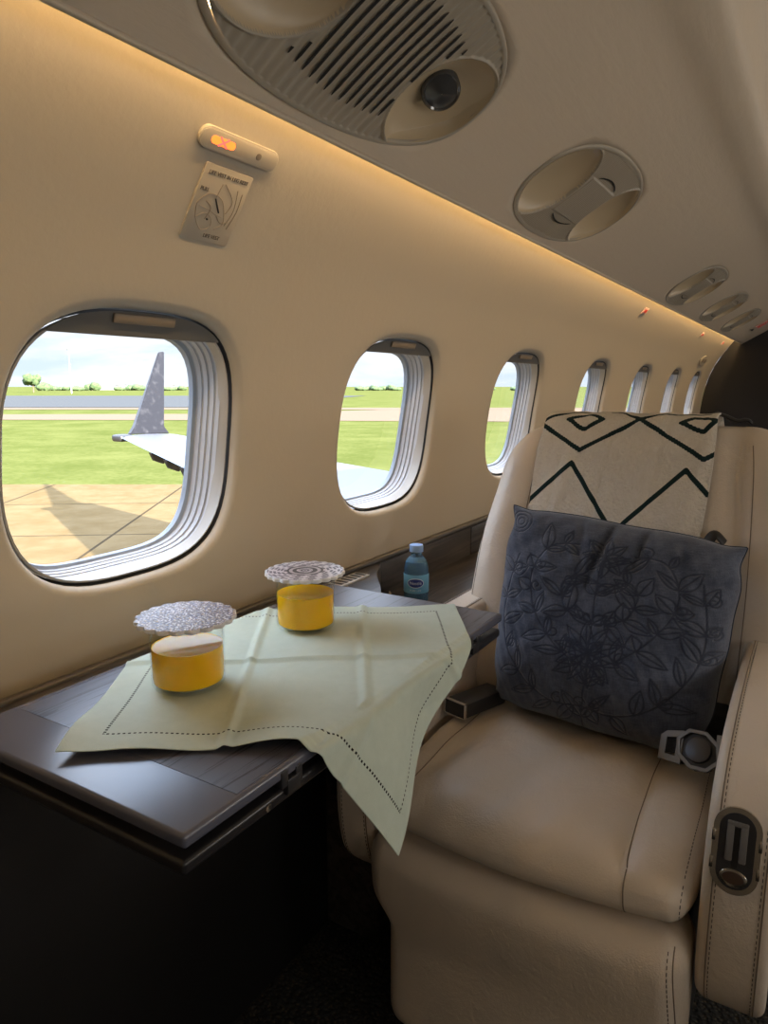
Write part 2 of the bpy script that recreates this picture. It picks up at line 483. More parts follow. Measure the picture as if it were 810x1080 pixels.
# ------------------------------------------------------------------ windows
M_GLASS = bpy.data.materials.new('window_glass'); M_GLASS.use_nodes = True
nt = M_GLASS.node_tree; nt.nodes.clear()
out = nt.nodes.new('ShaderNodeOutputMaterial'); mx = nt.nodes.new('ShaderNodeMixShader'); tr = nt.nodes.new('ShaderNodeBsdfTransparent'); gl = nt.nodes.new('ShaderNodeBsdfGlossy')
fr = nt.nodes.new('ShaderNodeFresnel'); fr.inputs[0].default_value = 1.25; gl.inputs['Roughness'].default_value = .02; tr.inputs[0].default_value = (.97, .98, .99, 1)
ge = nt.nodes.new('ShaderNodeNewGeometry'); mu = nt.nodes.new('ShaderNodeMath'); mu.operation = 'MULTIPLY'; su = nt.nodes.new('ShaderNodeMath'); su.operation = 'SUBTRACT'; su.inputs[0].default_value = 1
nt.links.new(ge.outputs['Backfacing'], su.inputs[1]); nt.links.new(fr.outputs[0], mu.inputs[0]); nt.links.new(su.outputs[0], mu.inputs[1]); nt.links.new(mu.outputs[0], mx.inputs[0]); nt.links.new(tr.outputs[0], mx.inputs[1]); nt.links.new(gl.outputs[0], mx.inputs[2]); nt.links.new(mx.outputs[0], out.inputs[0])
def wpt(y, z, d, curve):
    """point at depth d outboard of the liner; curve=1 follows the liner, 0 a flat pane"""
    flat = -.828+.165*(z-ZC)
    return (float(wx(z))*curve+flat*(1-curve)-d, y, z)
def ringmesh(name, spec, m, parent, yc, cap=False, sharp=30):
    V = []; n = None
    for hw, hh, d, c, p in spec:
        L = hole_loop(hw, hh, p, yc, ZC); n = len(L)
        V += [wpt(y, z, d, c) for y, z in L]
    F = grid_faces(len(spec), n, False, True)
    if cap: F.append(tuple((len(spec)-1)*n+k for k in range(n)))
    return mk(name, V, F, m, parent, True, sharp)
for i, yc in enumerate(WIN):
    t = bpy.data.objects.new('window_%d' % (i+1), None); COL.objects.link(t); t.location = (-.83, yc, ZC); structure(t)
    ringmesh('gap_seal', [(.200, .191, .014, 1, 3), (.200, .191, .030, 1, 3), (.196, .187, .030, .8, 3)], M_DARKGAP, t, yc)
    ringmesh('bezel', [(.1965, .1875, .020, 1, 3), (.1955, .1865, .0175, 1, 3), (.193, .184, .0165, 1, 3), (.190, .183, .022, .7, 3.3), (.1855, .181, .033, .4, 3.6), (.185, .180, .037, .2, 3.8)], M_BEZ, t, yc)
    sp = []
    hw, hh, d = .185, .180, .034
    q = 4.2
    for k in range(4):
        sp += [(hw, hh, d, 0, q), (hw-.0015, hh-.0007, d+.0080, 0, q), (hw-.0040, hh-.0019, d+.0088, 0, q), (hw-.0042, hh-.0020, d+.0094, 0, q)]
        hw -= .0045; hh -= .0022; d += .0092
    ringmesh('tunnel', sp, M_RIM, t, yc)
    for k in range(3):
        h2, hh2, d2 = .185-.0045*(k+1)+.0008, .180-.0022*(k+1)+.0006, .034+.0092*(k+1)
        ringmesh('groove', [(h2, hh2, d2-.0006, 0, q), (h2-.0010, hh2-.0008, d2+.0002, 0, q)], M_GRV, t, yc)
    ringmesh('seal', [(hw+.001, hh+.001, d-.001, 0, q), (hw-.005, hh-.003, d+.001, 0, q), (hw-.006, hh-.004, d+.010, 0, q)], M_SEAL, t, yc)
    hwg, hhg = hw-.005, hh-.003
    L = hole_loop(hwg, hhg, q, yc, ZC)
    mk('glass', [wpt(y, z, d+.007, 0) for y, z in L], [tuple(range(len(L)))], M_GLASS, t, smooth=False)
    # partly lowered shade
    zb = 1.150-(.004 if i == 0 else 0)
    a0 = [(y, z) for y, z in rr_loop(.1965, .1875, 160, 3, yc) if z > zb]
    a0.sort(key=lambda q: math.atan2(q[1]-zb+1e-4, q[0]-yc))
    yl, yr = min(y for y, _ in a0), max(y for y, _ in a0)
    out_ = [(yr, zb)]+a0+[(yl, zb)]
    ny, nz = 41, 7; V = []
    ys = np.linspace(yl, yr, ny)
    def ztop(y): 
        r = abs((y-yc)/.1965); r = min(r, .9999); return ZC+.1875*(1-r**3)**(1/3)
    for y in ys:
        zt = max(ztop(y), zb+.0005)
        for z in np.linspace(zb, zt, nz): V.append((float(wx(z))-.0125-.0 , y, z))
    nf = len(V)
    for y in ys:
        zt = max(ztop(y), zb+.0005)
        for z in np.linspace(zb, zt, nz): V.append((float(wx(z))-.020, y, z))
    F = [f for f in grid_faces(ny, nz)]+[f[::-1] for f in grid_faces(ny, nz, off=nf)]
    for j in range(ny-1): F.append((j*nz, nf+j*nz, nf+(j+1)*nz, (j+1)*nz))
    sh = mk('window_shade', V, F, M_SHADE, t, True, 40)
    hb = bmesh.new(); box_bm(hb, (-.052, -.0065, 0), (.052, .0065, .004), .0018, 2)
    zc_ = 1.1685; fm = frame_mat((float(wx(zc_))-.0125, yc-.002, zc_), (0, 1, 0), (wslope(zc_), 0, 1))
    # frame_mat's third axis points +X for ux=+Y, uy=+Z
    for v_ in hb.verts: v_.co = fm @ v_.co
    hd = from_bm('shade_handle', hb, M_SHADEH, None)
    attach(hd, sh)

# ------------------------------------------------------------------ passenger service units on the ceiling strip
M_PSU = Mt('service_unit_greige', (.36, .315, .245), .42)
M_CUP = Mt('lamp_recess_warm_lit', (.50, .40, .26), .35)  # warm light falling in the cups is put into their base colour
M_PSUD = Mt('vent_slot_black', (.008, .007, .006), .8)
M_LENS = Mt('lamp_lens_grey', (.055, .055, .055), .08, spec=.8)
def psu(yc, big, label):
    t = thing('service_unit', label, 'ceiling fixture', cs(PSC, yc), 'ceiling service units')
    P = 2.35
    NR, NA = 70, 160
    cupc = .178 if big else .168; cr_s, cr_y = (.080, .092) if big else (.088, .088)
    V = []; mats = []; uv = []
    rs = np.concatenate([np.linspace(0, .97, NR-4), np.linspace(.975, 1, 4)])
    # rectangular grid clipped to the outline gives crisp slots
    ny, ns = 361, 121
    H = np.zeros((ny, ns)); Yg = np.zeros((ny, ns)); Sg = np.zeros((ny, ns)); D = np.zeros((ny, ns), bool)
    for i in range(ny):
        u = -1+2*i/(ny-1); hs = PHS*max(0, 1-abs(u)**P)**(1/P)
        for j in range(ns):
            w_ = -1+2*j/(ns-1); y = u*(PHY-.006); s = w_*max(hs-.004, .0005)
            Yg[i, j] = y; Sg[i, j] = s
            h = .004*(1-(s/PHS)**2-(y/PHY)**2)
            slot = False
            sk = 1.0
            if big:
                cx = y - .9*s*s      # slats bow a little
                inpat = abs(cx) < .150
                pitch = .0158
                ph = (cx/pitch) % 1.0
                lim = .112*math.sqrt(max(0, 1-(cx/.30)**2))
                if abs(y) < .215:
                    hsl = .074-.05*(abs(cx)/.15)**2.2*.35
                    h -= .0016*(.5-.5*math.cos(2*PI*ph))
            else:
                ph = ((y/.0085)+.5) % 1.0
                if abs(s) < .104 and abs(s) > .048 and abs(y) < .16: h -= .0020*(.5-.5*math.cos(2*PI*ph))
                if abs(s) < .047 and abs(y) < .075: h += .0022-.0007*(abs(ph-.5) < .2)
            for sg in (-1, 1):
                dy = (y-sg*cupc)/cr_y; ds = (s+ (.018*sg if big else .0))/cr_s
                r2 = dy*dy+ds*ds
                if r2 < 1:
                    h = -.034*(1-r2)**.75-.001; slot = False
                elif r2 < 1.12: h = max(h, .004*(1-abs(r2-1.06)/.06)) if not slot else h
            if j in (0, ns-1) or i in (0, ny-1): h = .0; slot = False
            H[i, j] = h; D[i, j] = slot
    for i in range(ny):
        for j in range(ns): V.append(cs(PSC+Sg[i, j], yc+Yg[i, j], H[i, j]+.0035)+(H[i, j],))
    F = grid_faces(ny, ns)
    Dv = D.reshape(-1)
    mi = [2 if min(V[k][3] for k in f) < -.003 else 0 for f in F]; V = [p[:3] for p in V]
    mk('vent_panel', V, F, [M_PSU, M_PSUD, M_CUP], t, True, None, mi=mi)
    def hsurf(y, s): return .004*(1-(s/PHS)**2-(y/PHY)**2)
    if big: curves = [([(k*.0158+.9*s*s, s) for s in np.linspace(-1, 1, 15)*(.076-.016*(abs(k)/7)**2)], .0024) for k in range(-7, 8)]
    else: curves = [([(y, sg*.064+sg*(-3.2)*y*y) for y in np.linspace(-.060, .060, 13)], .0017) for sg in (-1, 1)]
    for cv, hwid in curves:
        V = []; N = len(cv)
        for i, (y, s) in enumerate(cv):
            a_ = cv[max(0, i-1)]; b_ = cv[min(N-1, i+1)]; ty, ts = b_[0]-a_[0], b_[1]-a_[1]; l_ = math.hypot(ty, ts)
            ny_, ns_ = -ts/l_, ty/l_; e_ = hwid*(.35 if i in (0, N-1) else 1)
            skip = False
            for q_ in (-1, 1): V.append(cs(PSC+s+ns_*e_*q_, yc+y+ny_*e_*q_, hsurf(y, s)+.0045+(.0003 if big else .0009)))
        keep = []
        F = []
        for i in range(N-1):
            y, s = cv[i]; y2, s2 = cv[i+1]
            ok = all(((yy-sg*cupc)/cr_y)**2+((s0+(.018*sg if big else 0))/cr_s)**2 > 1.16 for sg in (-1, 1) for yy, s0 in ((y, s), (y2, s2)))
            if ok: F.append((2*i, 2*i+1, 2*i+3, 2*i+2))
        if F: mk('air_slot', V, F, M_PSUD, t, False)
    # rim
    V = []; n = 128; 
    L0 = [(math.copysign(abs(math.cos(a))**(2/P), math.cos(a)), math.copysign(abs(math.sin(a))**(2/P), math.sin(a))) for a in [2*PI*(k+.5)/n for k in range(n)]]
    secs = [(.0035, -.001), (.0028, .0018), (.0008, .0034), (-.003, .0038), (-.0055, .003), (-.0065, -.001)]
    for off, d in secs:
        V += [cs(PSC+b*(PHS+off), yc+a*(PHY+off), d) for a, b in L0]
    mk('rim', V, grid_faces(len(secs), n, False, True), M_PSU, t, True, None)
    for sg in ((-1, 1) if big else ()):
        c0 = Vector(cs(PSC-(.018*sg if big else 0)+ (.012 if sg > 0 else -.0), yc+sg*cupc-.0, -.018)); nrm = Vector((DZ, 0, -DX))
        tilt = (nrm + Vector((0, -sg*.55, 0))).normalized()
        a = tilt.orthogonal().normalized(); b = tilt.cross(a)
        V = []; pr = [(.027, -.012), (.027, .004), (.0245, .0065), (.022, .005), (.012, .0085), (.0005, .010)]
        for r, h in pr:
            for k in range(32):
                an = 2*PI*k/32; V.append(c0+tilt*h+(a*math.cos(an)+b*math.sin(an))*r*(1 if big else .8))
        mk('reading_lamp', V, grid_faces(len(pr), 32, False, True), M_LENS, t, True, 50)
    return t
psu(PSU[0], True, 'large oval ceiling unit nearest the camera with black air slots and two round lamp recesses')
u2 = psu(PSU[1], False, 'oval ceiling unit behind the big slotted one, above the second window')
for k, lb in ((2, 'first of the three small far ceiling units, the one nearest the camera'), (3, 'middle one of the three small far ceiling units'), (4, 'farthest ceiling unit, just before the red exit sign')):
    c = copy_tree(u2, (0, PSU[k]-PSU[1], 0)); c['label'] = lb
# far exit marking on the ceiling strip
M_SIGNW = Mt('sign_pinkish_white', (.62, .42, .36), .5); M_RED = Mt('sign_red', (.55, .03, .02), .5)
M_RED.b.inputs['Emission Color'].default_value = (1, .05, .02, 1); M_RED.b.inputs['Emission Strength'].default_value = .08
# ------------------------------------------------------------------ sign: far exit
t = thing('exit_sign', 'small red and white exit sign on the ceiling by the dark far bulkhead', 'sign', cs(.22, 5.35, .004))
fm = frame_mat(cs(.212, 5.60, .003), (DX, 0, DZ), (0, -1, 0))
bm = bmesh.new(); box_bm(bm, (-.050, -.11, -.002), (.050, .11, .003), .001, 1, fm); from_bm('plate', bm, M_SIGNW, t)
fm = frame_mat(cs(.212, 5.60, .007), (DX, 0, DZ), (0, -1, 0))
st = text_mesh('lettering', 'EXIT', .050, M_RED, fm @ Matrix.Scale(.82, 4, (1, 0, 0)) @ Matrix.Scale(2.6, 4, (0, 1, 0)), t, ext=.0006, bold=.001)
bm = bmesh.new()
fa = bm.faces.new([bm.verts.new(p) for p in (cs(.128, 5.52, .003), cs(.128, 5.68, .003), cs(.152, 5.60, .003))]); from_bm('arrow', bm, M_BLACK, t)

# ------------------------------------------------------------------ wall light bar, placard and little signs
def wall_frame(y, z, off=.0):
    sl = wslope(z); n = Vector((1, 0, -sl)).normalized()
    p = Vector((float(wx(z)), y, z))+n*off
    return frame_mat(p, (0, 1, 0), (sl, 0, 1))
M_BAR = Mt('call_panel_cream', (.42, .365, .285), .4)
M_ORG = Mt('lit_orange', (1, .2, .05), .5); M_ORG.b.inputs['Emission Color'].default_value = (1, .16, .02, 1); M_ORG.b.inputs['Emission Strength'].default_value = 1.6
M_PNK = Mt('lit_red', (1, .1, .1), .5); M_PNK.b.inputs['Emission Color'].default_value = (1, .10, .09, 1); M_PNK.b.inputs['Emission Strength'].default_value = 1.2
def pill(hw, hh, n=16):
    P = []
    for k in range(n+1): a = -PI/2+PI*k/n; P.append((hw-hh+hh*math.cos(a), hh*math.sin(a)))
    for k in range(n+1): a = PI/2+PI*k/n; P.append((-hw+hh+hh*math.cos(a), hh*math.sin(a)))
    return P
def plate(name, outline, fm, m, parent, th, bev=.0012):
    bm = bmesh.new(); a = [bm.verts.new((x, y, 0)) for x, y in outline]; b = [bm.verts.new((x, y, th)) for x, y in outline]
    N = len(a); bm.faces.new(a[::-1]); ft = bm.faces.new(b)
    for i in range(N): bm.faces.new((a[i], a[(i+1) % N], b[(i+1) % N], b[i]))
    if bev: bmesh.ops.bevel(bm, geom=list(ft.edges), offset=bev, segments=3, profile=.5, affect='EDGES')
    for v in bm.verts: v.co = fm @ v.co
    return from_bm(name, bm, m, parent, True, 40)
BY, BZ = .738, 1.380
fm = wall_frame(BY, BZ)
t = thing('call_light_bar', 'rounded cream light bar with a glowing orange symbol on the wall above the placard', 'light', fm.translation)
plate('housing', pill(.071, .0135), fm, M_BAR, t, .0045, .0012)
plate('face', pill(.069, .0108), wall_frame(BY, BZ, .0044), M_PLAC, t, .0008, .0003)
fm2 = wall_frame(BY-.033, BZ, .0052)
plate('lit_symbol', [(x*.85, y*.8) for x, y in pill(.024, .006)], fm2, M_ORG, t, .0005, 0)
for a in (.6, -.6):
    bm = bmesh.new(); box_bm(bm, (-.009, -.0012, 0), (.009, .0012, .0009), 0, 1, fm2 @ Matrix.Rotation(a, 4, 'Z')); from_bm('lit_cross', bm, M_PNK, t)
fm3 = wall_frame(BY+.032, BZ, .0052); plate('button', [(.0045*math.cos(a), .0045*math.sin(a)) for a in np.linspace(0, 2*PI, 20, endpoint=False)], fm3, M_SHADEH, t, .0006, .0002)
PY, PZ = .738, 1.316
fm = wall_frame(PY, PZ)
t = thing('placard', 'small cream safety placard with life vest drawing on the wall above the first window', 'sign', fm.translation)
plate('plate', [(x, y) for x, y in [( .041, -.050), (.043, -.048), (.043, .048), (.041, .050), (-.041, .050), (-.043, .048), (-.043, -.048), (-.041, -.050)]], fm, M_PLAC, t, .003, .0006)
fz = wall_frame(PY, PZ, .0033)
def on(fr, x, y): return fr @ Matrix.Translation((x, y, 0))
text_mesh('lettering', 'LIFE VEST IN LEG REST', .0072, M_INK, on(fz, .001, .040), t)
text_mesh('lettering', 'PULL', .0070, M_INK, on(fz, -.031, .018), t)
text_mesh('lettering', 'LIFE VEST', .0072, M_INK, on(fz, .010, -.041), t)
def line3(name, pts, r, m, parent, fr): return tube(name, [fr @ Vector((x, y, .0002)) for x, y in pts], r, m, parent, 5)
M_THIN = Mt('grey_brown_line', (.26, .21, .16), .6)
for pts in ([(-.03, -.02), (-.035, .0), (-.02, .014), (.0, .012), (.012, .0), (.02, -.02), (.008, -.03)], [(-.03, -.02), (-.015, -.034), (.0, -.028), (-.004, -.016), (-.018, -.012), (-.03, -.02)],
            [(-.005, .030), (-.008, .010)], [(.0, .031), (.022, .012), (.018, -.006)], [(.024, .028), (.03, .0), (.024, -.022)], [(.034, .025), (.036, .0), (.03, -.026)],
            [(-.03, -.004), (-.014, -.006), (.0, -.010), (.014, -.012)], [(-.022, .004), (-.01, -.004), (-.014, -.02)], [(.004, -.012), (.016, -.02), (.028, -.016)]):
    line3('drawing', smooth_poly(pts, 5), .0004, M_THIN, t, fz)
line3('arrow_mark', [(-.008, .010), (.006, -.007)], .0011, M_BLACK, t, fz)
line3('arrow_mark', [(-.010, -.020), (-.009, -.018)], .0014, M_BLACK, t, fz)
for yy, lb in ((3.14, 'small lit red symbol plate on the wall between the third and fourth windows'), (4.75, 'tiny lit red symbol plate high on the wall near the far end'), (5.75, 'farthest tiny red symbol plate high on the wall')):
    fm = wall_frame(yy, 1.385); t = thing('symbol_plate', lb, 'sign', fm.translation, 'small red symbol plates')
    plate('plate', [(.035, -.014), (.035, .014), (-.035, .014), (-.035, -.014)], fm, M_SIGNW, t, .004, .001)
    plate('lit_symbol', [(.020, -.007), (.020, .007), (-.020, .007), (-.020, -.007)], wall_frame(yy, 1.385, .0042), M_RED, t, .0008, 0)
fm = wall_frame(5.50, 1.255)
t = thing('wall_grille', 'small oval grille on the wall above the two farthest windows', 'vent', fm.translation)
plate('frame', [(.15*math.cos(a), .035*math.sin(a)) for a in np.linspace(0, 2*PI, 40, endpoint=False)], fm, M_BAR, t, .006, .002)
for k in (-1, 1): plate('slot', [(x+k*.05, y) for x, y in [(.035, -.012), (.035, .012), (-.035, .012), (-.035, -.012)]], wall_frame(5.50, 1.255, .006), M_SHADEH, t, .001, 0)

# ================================================================== outside
GZ = EYE-2.7
RX, RY = math.cos(math.radians(31.5)), math.sin(math.radians(31.5))
def ext(r, f, z=0): return (RX*r-RY*f, RY*r+RX*f, GZ+z)
def flat(name, pts, z, m, th=.0):
    bm = bmesh.new(); bm.faces.new([bm.verts.new(ext(r, f, z)) for r, f in pts])
    bmesh.ops.recalc_face_normals(bm, faces=bm.faces)
    for f_ in bm.faces:
        if f_.normal.z < 0: f_.normal_flip()
    me = bpy.data.meshes.new(name); bm.to_mesh(me); bm.free(); me.materials.append(m.m)
    o = bpy.data.objects.new(name, me); COL.objects.link(o); return structure(o)
M_GRASS = Mt('airfield_grass', (.27, .34, .035), .95, spec=0)
v = M_GRASS.vec('Object'); g = M_GRASS.noise(v, .35, 5, .65)*.6+M_GRASS.noise(v, 6, 3, .6)*.4
M_GRASS.set('Base Color', M_GRASS.mix(g.ramp(.35, .65), (.066, .078, .020), (.105, .112, .036)))
M_APRON = Mt('apron_concrete', (.50, .38, .20), .9, spec=0)
v = M_APRON.vec('Object', (1, 1, 1), (0, 0, math.radians(-36)))
x_, y_, z_ = M_APRON.xyz(v)
jx = (x_/3.6+.1).fract(); jy = (y_/3.6+.35).fract()
j = (jx-.5).abs().gt(.492).max((jy-.5).abs().gt(.492))
nz_ = M_APRON.noise(v, 1.6, 6, .7)
M_APRON.set('Base Color', M_APRON.mix(j, M_APRON.mix(nz_.ramp(.3, .7), (.124, .086, .042), (.158, .115, .062)), (.055, .041, .026)))
M_TAXI = Mt('pink_taxiway_concrete', (.150, .112, .082), .9, spec=0)
M_TARM = Mt('grey_runway_tarmac', (.072, .075, .078), .9, spec=0)
flat('ground', [(-1500, -400), (1500, -400), (1500, 2500), (-1500, 2500)], 0, M_GRASS)
flat('apron', [(-120, -60), (120, -60), (120, 19.2), (-120, 19.9)], .01, M_APRON)
flat('taxiway', [(-110, 60.5), (-16, 57), (60, 50), (60, 84), (2, 84), (-14, 70), (-110, 64)], .03, M_TAXI)
flat('taxiway_shoulder', [(-300, 85), (2, 82), (200, 82), (200, 88.5), (-300, 91)], .04, M_TAXI)
flat('runway', [(-300, 91), (-20, 91), (-5, 200), (-300, 200)], .05, M_TARM)

# the aircraft's own left wing with its upturned tip
M_NAVY = Mt('winglet_dark_grey', (.16, .16, .19), .35, spec=.5)
v = M_NAVY.vec('Object'); d_ = M_NAVY.voro(v, 7); M_NAVY.set('Base Color', M_NAVY.mix(M_NAVY.noise(v, 9, 3).ramp(.5, .8), (.014, .014, .019), (.040, .040, .047)))
M_WING = Mt('wing_skin_white', (.12, .125, .15), .35)
M_LE = Mt('wing_leading_edge_metal', (.15, .19, .26), .22, metal=.2)
t = thing('aircraft_wing', 'white left wing of the aircraft with dark upturned winglet, seen through the first windows', 'aircraft wing', (-1.2, 5.0, .0))
def wing_sec(s):  # s 0 root .. 1 tip
    X = -1.15-8.15*s; le = 3.27+4.07*s; te = 6.9+(8.42-6.9)*s; z = EYE-1.22+.42*s; th = .36*(1-s)+.10*s
    return X, le, te, z, th
def air(s, n=14):
    X, le, te, z, th = wing_sec(s); out = []
    for k in range(2*n):
        a = 2*PI*k/(2*n); c = .5*(1+math.cos(a)); yy = le+(te-le)*c
        tt = th*1.9*(math.sqrt(max(c, 0))*.62-.30*c-.32*c*c)*.9
        out.append((X, yy, z+(tt if a < PI else -tt*.6)))
    return out
ss = list(np.linspace(0, 1, 12)); V = []; n2 = 28
for s_ in ss: V += air(s_)
F = grid_faces(12, n2, False, True); F.append(tuple(range(11*n2, 12*n2)))
mi = [1 if (f[0] % n2) in (12, 13, 14) else 0 for f in F[:-1]]+[0]
mk('wing_panel', V, F, [M_WING, M_LE], t, True, 40, mi=mi)
bm = bmesh.new()
def wl(prof, th):
    ring = []
    for y, z, x in prof: ring.append((x, y, z))
    return ring
pa = [(-9.28, 7.50, .33), (-9.30, 7.62, .45), (-9.52, 8.34, 1.58), (-9.53, 8.38, 1.635), (-9.53, 8.50, 1.65), (-9.31, 8.22, .42), (-9.28, 8.30, .30)]
A = [bm.verts.new(p) for p in pa]; B = [bm.verts.new((p[0]-.06*(1.4 if p[2] < 1 else .6), p[1], p[2])) for p in pa]
bm.faces.new(A); bm.faces.new(B[::-1])
for i in range(len(A)): bm.faces.new((A[i], A[(i+1) % 7], B[(i+1) % 7], B[i]))
bmesh.ops.recalc_face_normals(bm, faces=bm.faces)
bmesh.ops.bevel(bm, geom=list(bm.edges), offset=.012, segments=2, affect='EDGES')
from_bm('winglet', bm, M_NAVY, t)
box('tip_light', (-9.50, 7.30, .22), (-9.26, 7.56, .33), M_GUN, t, .04, 3)
for s_ in (.80, .72, .645):
    X, le, te, z, th = wing_sec(s_); bm = bmesh.new()
    q = [(X, le-.02, z-.0), (X, le+.34, z-.04), (X, le+.20, z-.17), (X, le+.04, z-.11)]
    A = [bm.verts.new(p) for p in q]; B = [bm.verts.new((p[0]-.04, p[1], p[2])) for p in q]
    bm.faces.new(A); bm.faces.new(B[::-1])
    for i in range(4): bm.faces.new((A[i], A[(i+1) % 4], B[(i+1) % 4], B[i]))
    from_bm('vortex_fin', bm, M_NAVY, t, False)

# distant field edge: trees, sheds, mast
M_TREE = Mt('distant_tree_leaf', (.12, .22, .05), .9)
v = M_TREE.vec('Object'); M_TREE.set('Base Color', M_TREE.mix(M_TREE.noise(v, .9, 4).ramp(.35, .65), (.035, .065, .025), (.08, .12, .045)))
M_BARK = Mt('bark', (.12, .09, .06), .9)
def blob_tree(name, label, r, f, h, wd, seed, group):
    rg = np.random.default_rng(seed); p = ext(r, f)
    t = thing(name, label, 'tree', p, group)
    bm = bmesh.new()
    for k in range(7):
        c = Vector((rg.normal(0, wd*.22), rg.normal(0, wd*.22), h*(.42+.4*rg.random()))); rad = wd*(.24+.14*rg.random())
        rr = bmesh.ops.create_icosphere(bm, subdivisions=3, radius=rad)
        for v_ in rr['verts']:
            v_.co = v_.co*(1+.16*math.sin(v_.co.x*3/rad*1.3+k)*math.cos(v_.co.y*4/rad+k*2)+.08*rg.normal()); v_.co.z *= .9; v_.co += c
    for v_ in bm.verts: v_.co += Vector(p)
    from_bm('foliage', bm, M_TREE, t, True, None, weld=False)
    tube('trunk', [Vector(p)+Vector((0, 0, -.2)), Vector(p)+Vector((.1, 0, h*.3)), Vector(p)+Vector((0, 0, h*.55))], [wd*.05, wd*.04, wd*.02], M_BARK, t, 8)
    return t
def xr(px, f): return f*(px-405)/759.5
trees = [blob_tree('field_tree', 'taller green tree at the left end of the far field edge', xr(36, 300), 300, 8.0, 6.0, 3, None)]
tm = [blob_tree('hedge_tree', 'low distant green tree in the line along the far field edge', xr(52, 420), 420, 3.2, 8, 5, 'distant hedge trees'),
      blob_tree('hedge_tree', 'low distant green tree in the line along the far field edge', xr(98, 430), 430, 3.6, 7, 6, 'distant hedge trees')]
for k, (px, f, sc) in enumerate([(60, 440, 1), (68, 430, .8), (86, 410, .9), (92, 450, .9), (130, 450, .8), (142, 440, 1.1), (150, 460, 1.3), (158, 450, .8), (182, 430, .8), (190, 450, .9), (384, 430, .9), (392, 440, 1), (400, 430, .8), (410, 450, 1.1), (420, 430, .8), (516, 430, .8), (546, 430, .8)]):
    c = copy_tree(tm[k % 2]); p = ext(xr(px, f), f); c.location = p; c.scale = (sc, sc, sc*.62)
M_SHED = Mt('pale_shed', (.17, .175, .17), .7); M_ROOF = Mt('grey_roof', (.12, .125, .14), .7); M_SHRUB = M_TREE
for k, (px, f, w_, h_, lb) in enumerate([(106, 480, 22, 4.2, 'long pale shed on the far field edge between the hedge trees'), (124, 500, 12, 5.0, 'shorter pale shed right of the long one on the far field edge'), (172, 520, 16, 4.6, 'pale shed on the far field edge behind the winglet')]):
    p = Vector(ext(xr(px, f), f)); t = thing('airfield_shed', lb, 'building', p)
    fm = Matrix.Translation(p) @ Matrix.Rotation(math.radians(31.5), 4, 'Z')
    bm = bmesh.new(); box_bm(bm, (-w_/2, -4, 0), (w_/2, 4, h_*.7), 0, 1, fm); from_bm('wall', bm, M_SHED, t, False)
    bm = bmesh.new(); q = [(-w_/2-.3, -4.4, h_*.7), (w_/2+.3, -4.4, h_*.7), (w_/2+.3, 0, h_), (-w_/2-.3, 0, h_), (-w_/2-.3, 4.4, h_*.7), (w_/2+.3, 4.4, h_*.7)]
    vs = [bm.verts.new(fm @ Vector(a)) for a in q]; bm.faces.new((vs[0], vs[1], vs[2], vs[3])); bm.faces.new((vs[3], vs[2], vs[5], vs[4])); bm.faces.new((vs[0], vs[3], vs[4])); bm.faces.new((vs[1], vs[5], vs[2]))
    from_bm('roof', bm, M_ROOF, t, False)
p = Vector(ext(xr(76, 260), 260)); t = thing('floodlight_mast', 'tall thin mast with a lamp on top standing on the far field', 'mast', p)
tube('pole', [p, p+Vector((0, 0, 15.4))], [.16, .10], Mt('mast_grey', (.55, .57, .6), .5), t, 8)
box('lamp_head', p+Vector((-.6, -.3, 15.3)), p+Vector((.6, .3, 15.9)), M_SHED, t, .05)

# ================================================================== side ledge and shelf
t = thing('side_ledge', 'dark wooden side ledge running along the wall under the windows', 'ledge', (-.80, 1.2, 0))
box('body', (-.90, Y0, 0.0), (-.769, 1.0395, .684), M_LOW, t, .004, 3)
box('lid', (-.90, Y0, .6845), (-.7685, 1.0395, .690), M_WOODX, t, .002, 3)
box('shelf', (-.90, 1.040, 0.0), (-.650, 4.2, .598), M_WOODX, t, .006, 3)
box('back_panel', (-.90, 1.335, .5985), (-.834, 1.84, .683), M_WOODX, t, .002)
box('back_panel', (-.90, 1.844, .5985), (-.834, 4.2, .683), M_WOODX, t, .002)
tube('top_moulding', [(-.838, Y0, .688), (-.838, 4.2, .688)], .009, M_WOOD, t, 10)
box('accent_strip', (-.7765, Y0, .690), (-.7725, 1.035, .692), M_GUN, t, .0008)
# rounded end where ledge meets shelf
bm = bmesh.new()
V = [(-.90, 1.041), (-.660, 1.041)]+[tuple(p) for p in smooth_poly([(-.668, 1.075), (-.712, 1.150), (-.745, 1.196), (-.784, 1.250), (-.812, 1.310), (-.834, 1.345)], 5)]+[(-.90, 1.345)]
A = [bm.verts.new((x, y, .598)) for x, y in V]; B = [bm.verts.new((x, y, .6850)) for x, y in V]
bm.faces.new(A[::-1]); ft = bm.faces.new(B)
for i in range(len(A)): bm.faces.new((A[i], A[(i+1) % len(A)], B[(i+1) % len(A)], B[i]))
bmesh.ops.bevel(bm, geom=list(ft.edges), offset=.008, segments=3, affect='EDGES')
from_bm('end_block', bm, M_WOODX, t)
fm = frame_mat((-.802, 1.170, .6852), (1, .0, 0), (0, 1, 0))
g = thing('ledge_vent', 'small silver vent with black slots set in the ledge behind the far glass', 'vent', (-.802, 1.170, .6852))
plate('frame', [(.018, -.052), (.018, .052), (-.018, .052), (-.018, -.052)], fm, Mt('pale_metal', (.55, .53, .5), .35, metal=.4), g, .004, .001)
boxes('slots', [((-.013, -.044+k*.0165, .0035), (.013, -.036+k*.0165, .0048)) for k in range(6)], M_BLACK, g, .0003, fm)

